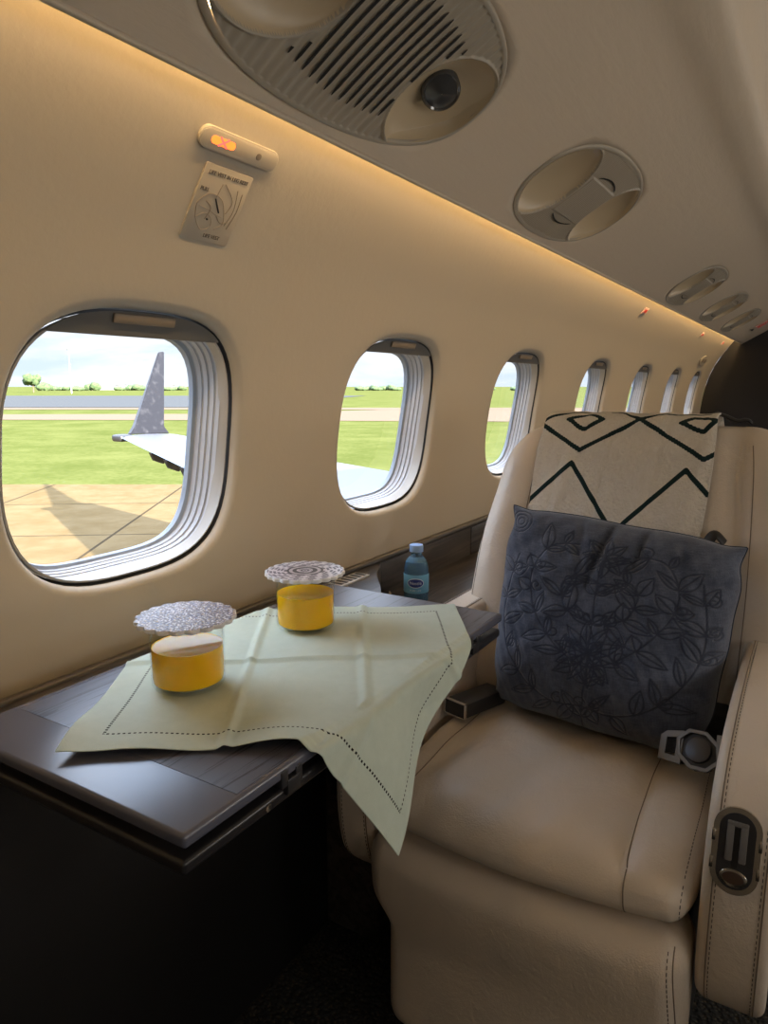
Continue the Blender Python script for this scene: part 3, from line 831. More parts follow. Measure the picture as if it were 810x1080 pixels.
# ================================================================== folding table
TX0, TX1, TY0, TY1 = -.757, -.411, .360, 1.036
M_TOP = Mt('satin_dark_lacquer_window_sheen', (.105, .11, .145), .27, spec=.8)  # bluish window reflection is put into the dark base colour
M_VEN = Mt('table_veneer', (.07, .07, .08), .36, spec=.5)
v = M_VEN.vec('Object', (150, 5, 150)); n = M_VEN.noise(v, 1.0, 4, .7, .6)
v2 = M_VEN.vec('Object', (30, 1.5, 30)); n2_ = M_VEN.noise(v2, 1.0, 3)
M_VEN.set('Base Color', M_VEN.mix((n+n2_*.35).ramp(.72, .80), (.092, .092, .115), (.020, .018, .020)))
M_TEDGE = Mt('table_edge_black', (.022, .021, .023), .28)
t = thing('folding_table', 'dark wood bi-fold table leaf pulled out from the side ledge beside the cream seat', 'table', (-.58, .70, .655))
box('upper_leaf', (TX0, TY0, .7060), (TX1, TY1, .720), M_TOP, t, .0045, 4)
box('veneer_panel', (TX0+.012, .428, .7198), (TX1-.006, TY1-.006, .7204), M_VEN, t, 0)
box('lower_leaf', (TX0, TY0+.001, .680), (TX1-.003, TY1, .694), M_TEDGE, t, .0045, 4)
box('core', (TX0+.01, TY0+.03, .692), (TX1-.022, TY1-.03, .708), M_BLACK, t, 0)
for yy, nm in ((.50, 'hinge'), (.93, 'hinge')):
    h = boxes(nm, [((TX1-.008, yy-.018, .698), (TX1+.0012, yy-.008, .716)), ((TX1-.008, yy-.010, .688), (TX1+.0018, yy+.010, .704)), ((TX1-.008, yy+.004, .694), (TX1+.0012, yy+.014, .712))], M_GUN, t, .001)
    V = []; c0 = Vector((TX1-.0035, yy-.034, .687))
    for hh, r in ((0, .004), (.0012, .004), (.0012, .0028), (.0006, .0002)):
        for k in range(16): V.append(c0+Vector((hh, r*math.cos(k*PI/8), r*math.sin(k*PI/8))))
    s_ = mk('screw', V, grid_faces(4, 16, False, True), M_CHROME, None, True, 40); attach(s_, h)
box('slide_rail', (-.768, .40, .664), (TX0+.06, .42, .680), M_GUN, t, .002)
box('slide_rail', (-.768, .98, .664), (TX0+.06, 1.00, .680), M_GUN, t, .002)

# ================================================================== napkin
TT = .7208
def fold(x, y):
    """lay a flat point of cloth over the table and down its two long edges"""
    R_ = .012; xe = TX1-.001
    z = TT+.0012
    if x > xe:
        s_ = x-xe; q = R_*PI/2
        if s_ < q: a = s_/R_; return xe+R_*math.sin(a), y, z-R_*(1-math.cos(a))
        d = s_-q; return xe+R_+d*.10, y, z-R_-d*.995
    xl = TX0+.004
    if x < xl:
        s_ = xl-x; R2 = .003; q = R2*PI/2
        if s_ < q: a = s_/R2; return xl-R2*math.sin(a), y, z-R2*(1-math.cos(a))
        return xl-R2-.0005, y, z-R2-(s_-q)
    return x, y, z
NA_, NB_, NC_, ND_ = np.array([-.607, .378]), np.array([-.236, .640]), np.array([-.492, 1.027]), np.array([-.868, .752])
NN = 170; V = []
lift = 0
for i in range(NN):
    u = i/(NN-1)
    for j in range(NN):
        v_ = j/(NN-1)
        p = (NA_*(1-u)+NB_*u)*(1-v_)+(ND_*(1-u)+NC_*u)*v_
        # slightly bowed front edge
        p = p+np.array([.0, .010])*math.sin(u*PI*1.5)*(1-v_)**3*.8
        x, y, z = fold(*p)
        ontab = 1 if (TX0+.01 < p[0] < TX1-.004) else 0
        g_ = 0
        # pressed creases stand a little proud
        for c_, w_ in ((.345, .010), (.67, .012)): g_ += .0042*max(0, 1-abs(u-c_)/(w_*1.8))
        g_ += .0046*max(0, 1-abs(v_-.52)/.020)
        # front edge lifts off the table between corner and overhang, near corner flap curls
        g_ += .010*math.exp(-((v_)/.10)**2)*(math.sin(u*9.5+.2)**2)*(.35+u) * (1 if u < .62 else max(0, 1-(u-.62)/.06))
        g_ += .010*math.exp(-((u-0)/.06)**2-((v_-.08)/.12)**2)
        g_ += .0012*math.sin(p[0]*31+p[1]*17)+.0008*math.sin(p[1]*43-p[0]*12)+.002
        if ontab or p[0] < TX0+.01: z += max(g_, .0004) if ontab else 0
        else:
            d = max(0, p[0]-TX1)
            wave = .014*math.sin((p[1]-.55)*22)*min(1, d/.06)+g_*.8
            x += wave+.5*d*.05; y += -.02*d
        V.append((x, y, z))
M_NAP = Mt('pale_green_linen', (.50, .56, .43), .85, spec=.2)
uvx = M_NAP.attr('u'); uvy = M_NAP.attr('v')
L_ = .455; hem = .034
du = uvx.min(1-uvx)*L_; dv = uvy.min(1-uvy)*L_
dots = ((uvy*(L_/.0052)).fract().lt(.52))*((du-hem).abs().lt(.00135))*(dv.gt(hem-.001))
dots2 = ((uvx*(L_/.0052)).fract().lt(.52))*((dv-hem).abs().lt(.00135))*(du.gt(hem-.001))
weave = (uvx*(L_/.0011)*2*PI).sin()*(uvy*(L_/.0011)*2*PI).sin()
nn_ = M_NAP.noise(M_NAP.vec('Object', (1, 1, 1)), 55, 5, .7)
M_NAP.set('Base Color', M_NAP.mix(dots.max(dots2), M_NAP.mix(nn_, (.50, .585, .495), (.62, .695, .61)), (.012, .013, .010)))
M_NAP.bump(M_NAP.noise(M_NAP.vec('Object'), 700, 2)*.5+(du-hem-.001).abs().lt(.0012).max((dv-hem-.001).abs().lt(.0012))*-.6, .35, .0015)
nap = mk('linen_napkin', V, grid_faces(NN, NN), M_NAP, None, True, None, loc=(-.55, .70, TT))
set_attr(nap, 'u', np.repeat(np.linspace(0, 1, NN), NN)); set_attr(nap, 'v', np.tile(np.linspace(0, 1, NN), NN))
tag(nap, 'pale green linen napkin with punched hem draped over the table edge', 'napkin')
sm = nap.modifiers.new('sub', 'SUBSURF'); sm.levels = 1; sm.render_levels = 1
sm = nap.modifiers.new('th', 'SOLIDIFY'); sm.thickness = .0007; sm.offset = -1

# ================================================================== juice tumblers with coasters as lids
M_TUM = M_GLASS.copy(); M_TUM.name = 'clear_glass'
for n_ in M_TUM.node_tree.nodes:
    if n_.type == 'FRESNEL': n_.inputs[0].default_value = 1.38
    if n_.type == 'BSDF_TRANSPARENT': n_.inputs[0].default_value = (.965, .975, .97, 1)
M_JUICE = Mt('orange_juice', (1.0, .535, .008), .04, spec=.25)
M_JUICE.b.inputs['Subsurface Weight'].default_value = .35; M_JUICE.b.inputs['Subsurface Radius'].default_value = (.02, .008, .002); M_JUICE.b.inputs['Subsurface Scale'].default_value = .6
def tumbler(x, y, label, jz):
    z0 = TT+.0052
    t = thing('juice_glass', label, 'glass', (x, y, z0), None)
    R = .0435; H = .080
    prof = [(.0, 0), (.035, 0), (.0405, .0012), (.0428, .005), (R, .012), (R, H-.001), (R-.0008, H), (R-.0016, H-.001), (R-.0016, .013), (R-.0025, .0075), (.037, .005), (.0, .0048)]
    lathe('tumbler', prof, (x, y, z0), M_TUM, t, 72)
    prof = [(.0, .0051), (.0368, .0053), (R-.0028, .0080), (R-.00185, .0135), (R-.00185, jz), (R-.0035, jz-.0006), (0, jz-.0008)]
    lathe('orange_juice', prof, (x, y, z0), M_JUICE, t, 72)
    return z0+H
def coaster(x, y, z, m, label, ns=20, rot=0, r0=.0575):
    n = 240; V = []; rings = [(0, .0), (.86, .0), (.985, .0004), (1, .0012), (1, .0050), (.99, .0056), (.93, .0058), (0, .0058)]
    for f_, h in rings:
        for k in range(n):
            a = 2*PI*k/n; rr = r0*(.955+.075*abs(math.cos(a*ns/2+rot)))*f_
            V.append((x+rr*math.cos(a), y+rr*math.sin(a), z+h))
    F = [f[::-1] for f in grid_faces(len(rings), n, False, True)]
    mi = [1 if (f[0]//n) >= 5 or (f[2]//n) >= 6 else 0 for f in F]
    o = mk('coaster', V, F, [M_CEDGE, m], None, True, 45, mi=mi, loc=(x, y, z))
    return tag(o, label, 'coaster')
M_CEDGE = Mt('coaster_edge_white', (.72, .70, .70), .45)
def coaster_mat(name, seed):
    m = Mt(name, (.7, .7, .72), .38, spec=.6)
    v = m.vec('Object', (1, 1, 0)); x_, y_, z_ = m.xyz(v)
    r = ((x_*x_)+(y_*y_)).pow(.5)
    at = y_._m('ARCTAN2', x_)
    return m, v, r, at
m1, v, r, at = coaster_mat('coaster_mosaic_silver', 0)
cell = m1.voro(v, 330); colr = m1.voro(v, 330, 'Color')
xx = m1.xyz(colr)
base = m1.mix(xx[0], (.92, .90, .92), (.66, .60, .66)); base = m1.mix(xx[1].gt(.86), base, (.50, .34, .16)); base = m1.mix(xx[2].gt(.85), base, (.16, .20, .36))
m1.set('Base Color', m1.mix(cell.ramp(.34, .60), base, (.20, .17, .19)))
rings = ((r*150+((at*24).sin()*.18)).fract()-.5).abs().lt(.09)
m1.bump(cell, .5, .0015)
M_CO1 = m1
m2, v, r, at = coaster_mat('coaster_ring_pattern', 0)
ph = (r*190).fract(); row = (r*190)._m('FLOOR')
dot = ((at*(row*.5+.5)._m('FLOOR')*3.0+row*1.7).sin())
lace = (dot.lt(.25))*((ph-.5).abs().lt(.36))
dk = m2.mix(lace, (.66, .62, .64), (.12, .10, .13))
cen = (r.lt(.027))*(r.gt(.0125)); cen2 = (r.lt(.0235))*(r.gt(.0185))
dk = m2.mix(cen, dk, m2.mix(cen2, (.02, .018, .022), (.55, .50, .52)))
dk = m2.mix(r.lt(.009), dk, m2.mix((ph-.5).abs().lt(.2), (.10, .08, .11), (.5, .46, .5)))
dk = m2.mix(r.gt(.0555), dk, (.72, .70, .70))
m2.set('Base Color', dk); M_CO2 = m2
G1, G2 = (-.624, .568), (-.632, .808)
zt = tumbler(*G1, 'orange juice glass nearer the camera, covered by the mosaic coaster', .050)
coaster(*G1, zt+.0002, M_CO1, 'silver mosaic scalloped coaster lying on the nearer juice glass', 20)
zt = tumbler(*G2, 'orange juice glass farther along the napkin, covered by the ringed coaster', .053)
coaster(*G2, zt+.0002, M_CO2, 'scalloped coaster with dark concentric rings lying on the farther juice glass', 22, .4)

# ================================================================== water bottle on the shelf
BX, BYY, BZZ = -.744, 1.352, .5988
t = thing('water_bottle', 'small blue tinted plastic water bottle standing on the shelf behind the table', 'bottle', (BX, BYY, BZZ))
M_PET = Mt('blue_tinted_plastic', (.42, .66, .82), .06); M_PET.b.inputs['Transmission Weight'].default_value = .85; M_PET.b.inputs['IOR'].default_value = 1.2
rb = .0275
prof = [(0, .002), (.020, .0), (.025, .002), (rb, .008), (rb, .014), (rb-.0012, .017), (rb, .020), (rb, .030), (rb+.0002, .072), (rb-.0015, .076), (rb, .080), (rb-.002, .090), (.0225, .100), (.016, .108), (.0125, .112), (.0122, .118), (.0140, .1185), (.0140, .1200), (.0120, .1205), (.0118, .128), (0, .128)]
lathe('bottle_body', prof, (BX, BYY, BZZ), M_PET, t, 48)
prof = [(0, .0035), (.022, .004), (.0258, .009), (.0258, .078), (.0245, .088), (.021, .097), (0, .0975)]
M_WAT = Mt('water_blue', (.22, .46, .64), .05); M_WAT.b.inputs['Transmission Weight'].default_value = .6
lathe('water', prof, (BX, BYY, BZZ), M_WAT, t, 40)
prof = [(.0132, .119), (.0152, .1195), (.0154, .132), (.0145, .1345), (0, .135)]
lathe('cap', prof, (BX, BYY, BZZ), Mt('cap_pale_blue', (.30, .46, .74), .4), t, 40)
M_LAB = Mt('label_sky_blue', (.16, .42, .60), .45); M_LABD = Mt('label_dark_blue', (.01, .03, .22), .4); M_LABW = Mt('label_white', (.75, .8, .85), .5)
lb = lathe('paper_label', [(rb+.0001, .029), (rb+.0008, .030), (rb+.0008, .070), (rb+.0001, .071)], (BX, BYY, BZZ), M_LAB, t, 64)
A0 = math.atan2(-BYY, -BX)-.05   # faces the camera
def cyl(r, zo):
    def f(x, y, z): a = A0+x/r; return (BX+(r+z)*math.cos(a), BYY+(r+z)*math.sin(a), BZZ+zo+y)
    return f
def patch(name, outline, r, zo, m, dz):
    f = cyl(r, zo); bm = bmesh.new(); c = bm.verts.new(f(0, 0, dz)); ring = []
    N = len(outline)
    rs = [[bm.verts.new(f(x*k, y*k, dz)) for x, y in outline] for k in (.33, .66, 1)]
    for i in range(N):
        bm.faces.new((c, rs[0][i], rs[0][(i+1) % N]))
        for q in (0, 1): bm.faces.new((rs[q][i], rs[q+1][i], rs[q+1][(i+1) % N], rs[q][(i+1) % N]))
    o = from_bm(name, bm, m, None); attach(o, lb); return o
patch('logo_oval', [(.0185*math.cos(a), .0110*math.sin(a)) for a in np.linspace(0, 2*PI, 40, endpoint=False)], rb, .053, M_LABW, .0010)
patch('logo_oval', [(.0170*math.cos(a), .0095*math.sin(a)) for a in np.linspace(0, 2*PI, 40, endpoint=False)], rb, .053, M_LABD, .0013)
f = cyl(rb, .053); o = text_mesh('logo_lettering', 'Nestlé', .0098, M_LABW, None, None, ext=.0001, fn=lambda x, y, z: f(x, y, .0017), bold=.0001); attach(o, lb)
f3 = cyl(rb, .036); o = text_mesh('logo_lettering', 'PURE LIFE', .0058, M_LABW, None, None, ext=.0001, fn=lambda x, y, z: f3(x, y, .0011)); attach(o, lb)
# little beige paper packet peeking over the far table edge
bm = bmesh.new(); q = [(-.700, 1.155, .5985), (-.665, 1.155, .5985), (-.665, 1.185, .5985), (-.700, 1.185, .5985), (-.700, 1.160, .690)]
vs = [bm.verts.new(p) for p in q]
bm.faces.new(vs[:4][::-1])
for i in range(4): bm.faces.new((vs[i], vs[(i+1) % 4], vs[4]))
bmesh.ops.bevel(bm, geom=list(bm.edges), offset=.0015, segments=2, affect='EDGES')
o = from_bm('paper_packet', bm, Mt('beige_paper', (.48, .38, .26), .7), None, False); tag(o, 'small beige pointed paper packet on the ledge left of the water bottle', 'packet')

# ================================================================== seat
from mathutils.bvhtree import BVHTree
def bvh(o):
    w_ = Vector(o.location)
    q = o.parent
    while q is not None: w_ += q.location; q = q.parent
    return BVHTree.FromPolygons([v.co+w_ for v in o.data.vertices], [p.vertices[:] for p in o.data.polygons])
def drape(tree, pts, d, off=.0008):
    out = []; d = Vector(d).normalized()
    for p in pts:
        h = tree.ray_cast(Vector(p)-d*.6, d)
        if h[0] is not None: out.append(h[0]+(h[1] if h[1].dot(d) < 0 else -h[1])*off*.0-d*off)
    return out
def seam(parent, pts, d, m=None, r=.0010, name='seam', off=.0002, dense=60):
    P = smooth_poly(pts, max(2, dense//max(1, len(pts)-1))); q = drape(bvh(parent), P, d, off)
    if len(q) > 3:
        o = tube(name, q, r, m or M_SEAM, None, 6); attach(o, parent); return o
def stitches(parent, pts, d, step=.008, r=.0007, off=.0005):
    P = smooth_poly(pts, 30); q = drape(bvh(parent), P, d, off)
    if len(q) < 3: return
    V = []; F = []; acc = 0; L = [0]
    for a, b in zip(q, q[1:]): L.append(L[-1]+(b-a).length)
    bm = bmesh.new(); s_ = 0
    def at_(s):
        i = max(0, min(len(q)-2, int(np.searchsorted(L, s))-1)); t_ = (s-L[i])/max(1e-9, L[i+1]-L[i]); return q[i].lerp(q[i+1], t_)
    while s_+step*.6 < L[-1]:
        a, b = at_(s_), at_(s_+step*.6); t_ = (b-a).normalized(); u = t_.orthogonal().normalized(); w_ = t_.cross(u)
        rr = []
        for p in (a, b): rr.append([bm.verts.new(p+(u*math.cos(k*PI/2)+w_*math.sin(k*PI/2))*r) for k in range(4)])
        for k in range(4): bm.faces.new((rr[0][k], rr[0][(k+1) % 4], rr[1][(k+1) % 4], rr[1][k]))
        s_ += step
    o = from_bm('stitching', bm, M_STITCH, None, False, weld=False); attach(o, parent); return o
seat = thing('cabin_seat', 'cream leather aircraft armchair with leg rest, facing the camera beside the table', 'seat', (-.31, 1.2, 0))
def sst(a, b, x): t_ = min(1, max(0, (x-a)/(b-a))); return t_*t_*(3-2*t_)
# backrest -----------------------------------------------------------------
SXC = -.305
def yb(z): return 1.345+(z-.44)*.40
def bfn(x, y, z):
    u = (x-SXC)/.31
    yy = yb(z)+y
    if y < .0:
        yy += -.030*sst(.62, .95, abs(u))*(1-sst(.90, .99, z)*.4)   # side wings
        yy += .014*math.exp(-((abs(u)-.62)/.05)**2)
        yy += -.012*math.exp(-((z-.60)/.07)**2)*(1-abs(u)**2)        # lumbar
    xx = x
    xx = SXC+(x-SXC)*(1-.10*sst(.70, .98, z))
    return xx, yy, z
back = soft_box('backrest', (SXC-.312, -.075, .44), (SXC+.312, .075, 1.000), (.105, .055, .095), M_LEATH, seat, bfn, 8, 26)
def bx(u, z): return (SXC+u*.31, 1.3, z)
seam(back, [bx(-.97, .62), bx(-.975, .72), bx(-.975, .82), bx(-.95, .90), bx(-.90, .95), bx(-.80, .975)], (0, 1, 0))
for sg in (-1,):
    seam(back, [bx(sg*.70, .50), bx(sg*.70, .70), bx(sg*.67, .90), bx(sg*.64, .97)], (0, 1, 0), r=.0008)
seam(back, [bx(.70, .50), bx(.70, .70), bx(.67, .90), bx(.64, .97)], (0, 1, 0), r=.0008)
box('seat_shell', (SXC-.28, 1.45, .10), (SXC+.28, 1.60, .50), M_LEATH, seat, .03, 4)
# cushion ------------------------------------------------------------------
CX0, CX1 = -.560, -.083
def cfn(x, y, z):
    u = (x-(CX0+CX1)/2)/((CX1-CX0)/2); v_ = (y-.855)/.5
    dz = 0; dy = 0
    if z > .43:
        dz += .022*(1-abs(u)**2.5)*math.sin(min(1, max(0, v_*1.15))*PI)**.7
        dz -= .010*math.exp(-((x+.175)/.012)**2)*sst(.0, .06, y-.86)   # seam valley
        dz += .006*math.exp(-((x+.13)/.03)**2)
        dz += .0025*math.sin(x*38+y*12)*math.sin(y*21)+.0012*math.sin(x*90-y*40)
    if y < 1.0: dy += -.020*(1-abs(u)**2.2)*sst(1.0, .88, y)
    dz += (-.006+.0)*(1-abs(u))
    return x, y+dy, z+dz
cush = soft_box('seat_cushion', (CX0, .868, .388), (CX1, 1.40, .463), (.03, .075, .070), M_LEATH, seat, cfn, 9, 40)
seam(cush, [(-.178, 1.30, .5), (-.180, 1.15, .5), (-.176, 1.0, .5), (-.170, .90, .5), (-.166, .872, .5)], (0, .25, -1), r=.0009)
seam(cush, [(-.166, .80, .455), (-.163, .80, .42), (-.162, .80, .395)], (0, 1, 0), r=.0009)
stitches(cush, [(-.104, 1.2, .5), (-.100, 1.05, .5), (-.098, .93, .5), (-.098, .89, .5)], (0, .25, -1))
stitches(cush, [(-.098, .80, .45), (-.098, .80, .42), (-.100, .80, .395)], (0, 1, 0))
seam(cush, [(-.503, 1.2, .5), (-.505, 1.05, .5), (-.505, .93, .5), (-.505, .89, .5)], (0, .25, -1), r=.0009)
# leg rest -----------------------------------------------------------------
def lfn(x, y, z):
    u = (x+.31)/.235
    xx = x
    if x < -.31: xx = x-.030*sst(.22, .285, z)*abs(u)
    yy = y-.018*(1-abs(u)**2.4)*(1 if y < .9 else 0)-.016*sst(.20, .34, z)*(1 if y < .9 else 0)
    return xx, yy, z
leg = soft_box('leg_rest', (-.535, .868, .035), (-.082, .98, .384), (.035, .045, .045), M_LEATH, seat, lfn, 8, 30)
stitches(leg, [(-.106, .7, .372), (-.098, .7, .25), (-.098, .7, .15), (-.102, .7, .045)], (0, 1, 0))
seam(leg, [(-.100, .7, .374), (-.091, .7, .25), (-.091, .7, .15), (-.095, .7, .042)], (0, 1, 0), r=.0009)
# arms ---------------------------------------------------------------------
ap = smooth_poly([(.945, .258), (.902, .305), (.884, .380), (.884, .460), (.899, .535), (.940, .592), (1.01, .622), (1.12, .640), (1.30, .645), (1.48, .638), (1.58, .60), (1.60, .50)], 6)
ap = ap+[(1.60, .258)]
armr = profile_solid('armrest', ap, -.078, .006, .014, M_LEATH, seat, 5)
apl = [(y, z-.004) for y, z in ap]
arml = profile_solid('armrest', apl, -.640, -.563, .016, M_LEATH, seat, 5)
def arm_path(x, off, poly):
    out = []
    for i in range(1, len(poly)-8):
        y0_, z0_ = poly[i-1]; y1_, z1_ = poly[i+1]; t_ = Vector((0, y1_-y0_, z1_-z0_)).normalized(); n_ = Vector((0, -t_.z, t_.y))
        out.append(Vector((x, poly[i][0], poly[i][1]))+n_*off)
    return out
def dash(parent, q, step=.008, r=.0007):
    L = [0]
    for a, b in zip(q, q[1:]): L.append(L[-1]+(b-a).length)
    bm = bmesh.new(); s_ = 0
    def at_(s):
        i = max(0, min(len(q)-2, int(np.searchsorted(L, s))-1)); t_ = (s-L[i])/max(1e-9, L[i+1]-L[i]); return q[i].lerp(q[i+1], t_)
    while s_+step*.6 < L[-1]:
        a, b = at_(s_), at_(s_+step*.6); t_ = (b-a).normalized(); u = t_.orthogonal().normalized(); w_ = t_.cross(u); rr = []
        for p in (a, b): rr.append([bm.verts.new(p+(u*math.cos(k*PI/2)+w_*math.sin(k*PI/2))*r) for k in range(4)])
        for k in range(4): bm.faces.new((rr[0][k], rr[0][(k+1) % 4], rr[1][(k+1) % 4], rr[1][k]))
        s_ += step
    o = from_bm('stitching', bm, M_STITCH, None, False, weld=False); attach(o, parent)
for arm_, pl_, xa, xb in ((armr, ap, -.078, .006), (arml, apl, -.640, -.563)):
    for x_, sg in ((xa+.0135, 1), (xb-.0135, -1)):
        o = tube('seam', arm_path(x_, .0001, pl_), .0009, M_SEAM, None, 6); attach(o, arm_)
        dash(arm_, arm_path(x_+.0035*sg, .0002, pl_))
box('seat_base', (-.52, .93, .0), (-.10, 1.50, .30), M_BLACK, seat, .02, 3)
# recline control on the right arm
c0 = Vector((-.042, .8835, .528)); nrm = Vector((0, -1, .22)).normalized()
fm = frame_mat(c0+nrm*.001, (1, 0, 0), (0, .22, 1))
def oval(hw, hh, n=20): return [(y, x) for x, y in pill(hh, hw, n)][::-1]
hd = plate('control_bezel', oval(.0265, .052), fm, M_CHROME, None, .005, .002); attach(hd, seat)
q = plate('control_recess', oval(.0200, .0455), frame_mat(c0+nrm*.0058, (1, 0, 0), (0, .22, 1)), M_GUN, None, .0008, .0003); attach(q, hd)
fi = frame_mat(c0+nrm*.0066, (1, 0, 0), (0, .22, 1))
M_BUCK = Mt('worn_silver', (.17, .17, .17), .35, metal=.7)
M_GREYP = Mt('grey_lever', (.16, .155, .15), .35)
bm = bmesh.new(); box_bm(bm, (-.0115, -.012, 0), (-.0035, .034, .004), .0015, 2, fi); box_bm(bm, (.0035, -.012, 0), (.0115, .034, .004), .0015, 2, fi); box_bm(bm, (-.0115, .030, 0), (.0115, .036, .004), .0015, 2, fi)
q = from_bm('control_lever', bm, M_GREYP, None, True, 35, False); attach(q, hd)
bm = bmesh.new(); box_bm(bm, (-.0032, -.020, 0), (.0032, .028, .0012), .0003, 1, fi); q = from_bm('control_slot', bm, M_BLACK, None); attach(q, hd)
lens = [(.0155*math.cos(a), .0105*math.sin(a)) for a in np.linspace(0, 2*PI, 28, endpoint=False)]
q = plate('control_button', lens, fi @ Matrix.Translation((0, -.031, 0)), M_CHROME, None, .003, .001); attach(q, hd)
q = plate('control_button_face', [(x*.78, y*.7) for x, y in lens], fi @ Matrix.Translation((0, -.031, .0028)), Mt('brown_plastic', (.06, .035, .025), .3), None, .001, .0004); attach(q, hd)
for cx_ in (-.0255, .0255):
    for cz_ in (.013, -.020):
        bm = bmesh.new(); box_bm(bm, (cx_-.002, cz_-.007, .002), (cx_+.002, cz_+.007, .0060), .0008, 2, fm)
        q = from_bm('bezel_clip', bm, M_CHROME, None); attach(q, hd)
# left belt receptacle: dark box with a silver mouth
bk = Vector((-.520, 1.150, .493)); dirv = Vector((.28, 1, -.05)).normalized(); upv = Vector((0, .05, 1)).normalized(); sx = dirv.cross(upv).normalized()
fm = Matrix(((sx.x, dirv.x, upv.x, bk.x), (sx.y, dirv.y, upv.y, bk.y), (sx.z, dirv.z, upv.z, bk.z), (0, 0, 0, 1)))
bt = boxes('belt_receptacle', [((-.024, -.035, -.014), (.024, .085, .014))], M_GUN, None, .003, fm); attach(bt, seat)
V = []; pr = []
bm = bmesh.new()
for lo, hi in (((-.026, -.038, .0125), (.026, -.033, .0155)), ((-.026, -.038, -.0155), (.026, -.033, -.0125)), ((-.026, -.038, -.0155), (-.0225, -.033, .0155)), ((.0225, -.038, -.0155), (.026, -.033, .0155))): box_bm(bm, lo, hi, .001, 2, fm)
q = from_bm('silver_mouth', bm, M_CHROME, None, True, 35, False); attach(q, bt)
bm = bmesh.new(); box_bm(bm, (-.0215, -.0365, -.0115), (.0215, -.034, .0115), 0, 1, fm); q = from_bm('opening', bm, M_BLACK, None); attach(q, bt)
# right belt buckle and black webbing
wb = tube('belt_webbing', smooth_poly([(-.088, 1.33, .53), (-.105, 1.27, .515), (-.125, 1.22, .497), (-.140, 1.19, .480), (-.135, 1.16, .482)], 6), .016, M_WEB, None, 12, False, (1.2, .28)); attach(wb, seat)
wb2 = boxes('belt_webbing', [((-.128, 1.215, .485), (-.090, 1.275, .548))], M_WEB, None, .006); attach(wb2, seat)
bc = Vector((-.117, 1.118, .527)); n_ = Vector((-.25, -.75, .62)).normalized(); ux = Vector((1, -.2, .1)); ux = (ux-n_*ux.dot(n_)).normalized(); uy = n_.cross(ux)
fb = Matrix(((ux.x, uy.x, n_.x, bc.x), (ux.y, uy.y, n_.y, bc.y), (ux.z, uy.z, n_.z, bc.z), (0, 0, 0, 1))) @ Matrix.Rotation(-.5, 4, 'Z')
def ringplate(name, outer, inner, fm, m, th):
    bm = bmesh.new(); N = len(outer)
    L = [[bm.verts.new(fm @ Vector((x, y, z))) for x, y in P] for P, z in ((outer, 0), (outer, th*.7), ([(x*.97, y*.97) for x, y in outer], th), (inner, th), (inner, 0))]
    for a, b in zip(L, L[1:]+L[:1]):
        for i in range(N): bm.faces.new((a[i], a[(i+1) % N], b[(i+1) % N], b[i]))
    return from_bm(name, bm, m, None, True, 40)
def poly_n(n, r, rot=0, sx=1, sy=1): return [(r*sx*math.cos(2*PI*k/n+rot), r*sy*math.sin(2*PI*k/n+rot)) for k in range(n)]
bz = plate('belt_buckle', poly_n(8, .030, PI/8, 1.08, 1), fb @ Matrix.Translation((0, 0, -.010)), M_BLACK, None, .009, .002); attach(bz, seat)
q = ringplate('silver_frame', poly_n(8, .033, .2, 1.15, .95), poly_n(8, .0275, .2, 1.15, .92), fb, M_BUCK, .0035); attach(q, bz)
q = plate('release_knob', poly_n(30, .020), fb @ Matrix.Translation((0, 0, -.001)), M_GUN, None, .006, .002); attach(q, bz)
q = ringplate('silver_tongue', [(-.022, -.018), (.022, -.018), (.027, .018), (-.027, .018)], [(-.013, -.008), (.013, -.008), (.015, .008), (-.015, .008)], fb @ Matrix.Translation((-.036, -.022, -.002)) @ Matrix.Rotation(-1.0, 4, 'Z'), M_BUCK, .003); attach(q, bz)
q = ringplate('silver_tongue', [(-.010, -.006), (.018, -.004), (.018, .010), (-.010, .010)], [(-.004, -.001), (.012, 0), (.012, .005), (-.004, .005)], fb @ Matrix.Translation((.020, .034, 0)) @ Matrix.Rotation(.6, 4, 'Z'), M_BUCK, .003); attach(q, bz)
q = tube('belt_strap_loop', smooth_poly([(-.165, 1.375, .775), (-.156, 1.388, .805), (-.146, 1.393, .814), (-.132, 1.396, .800)], 6), .010, M_BLACK, None, 10, False, (1.2, .5)); attach(q, seat)

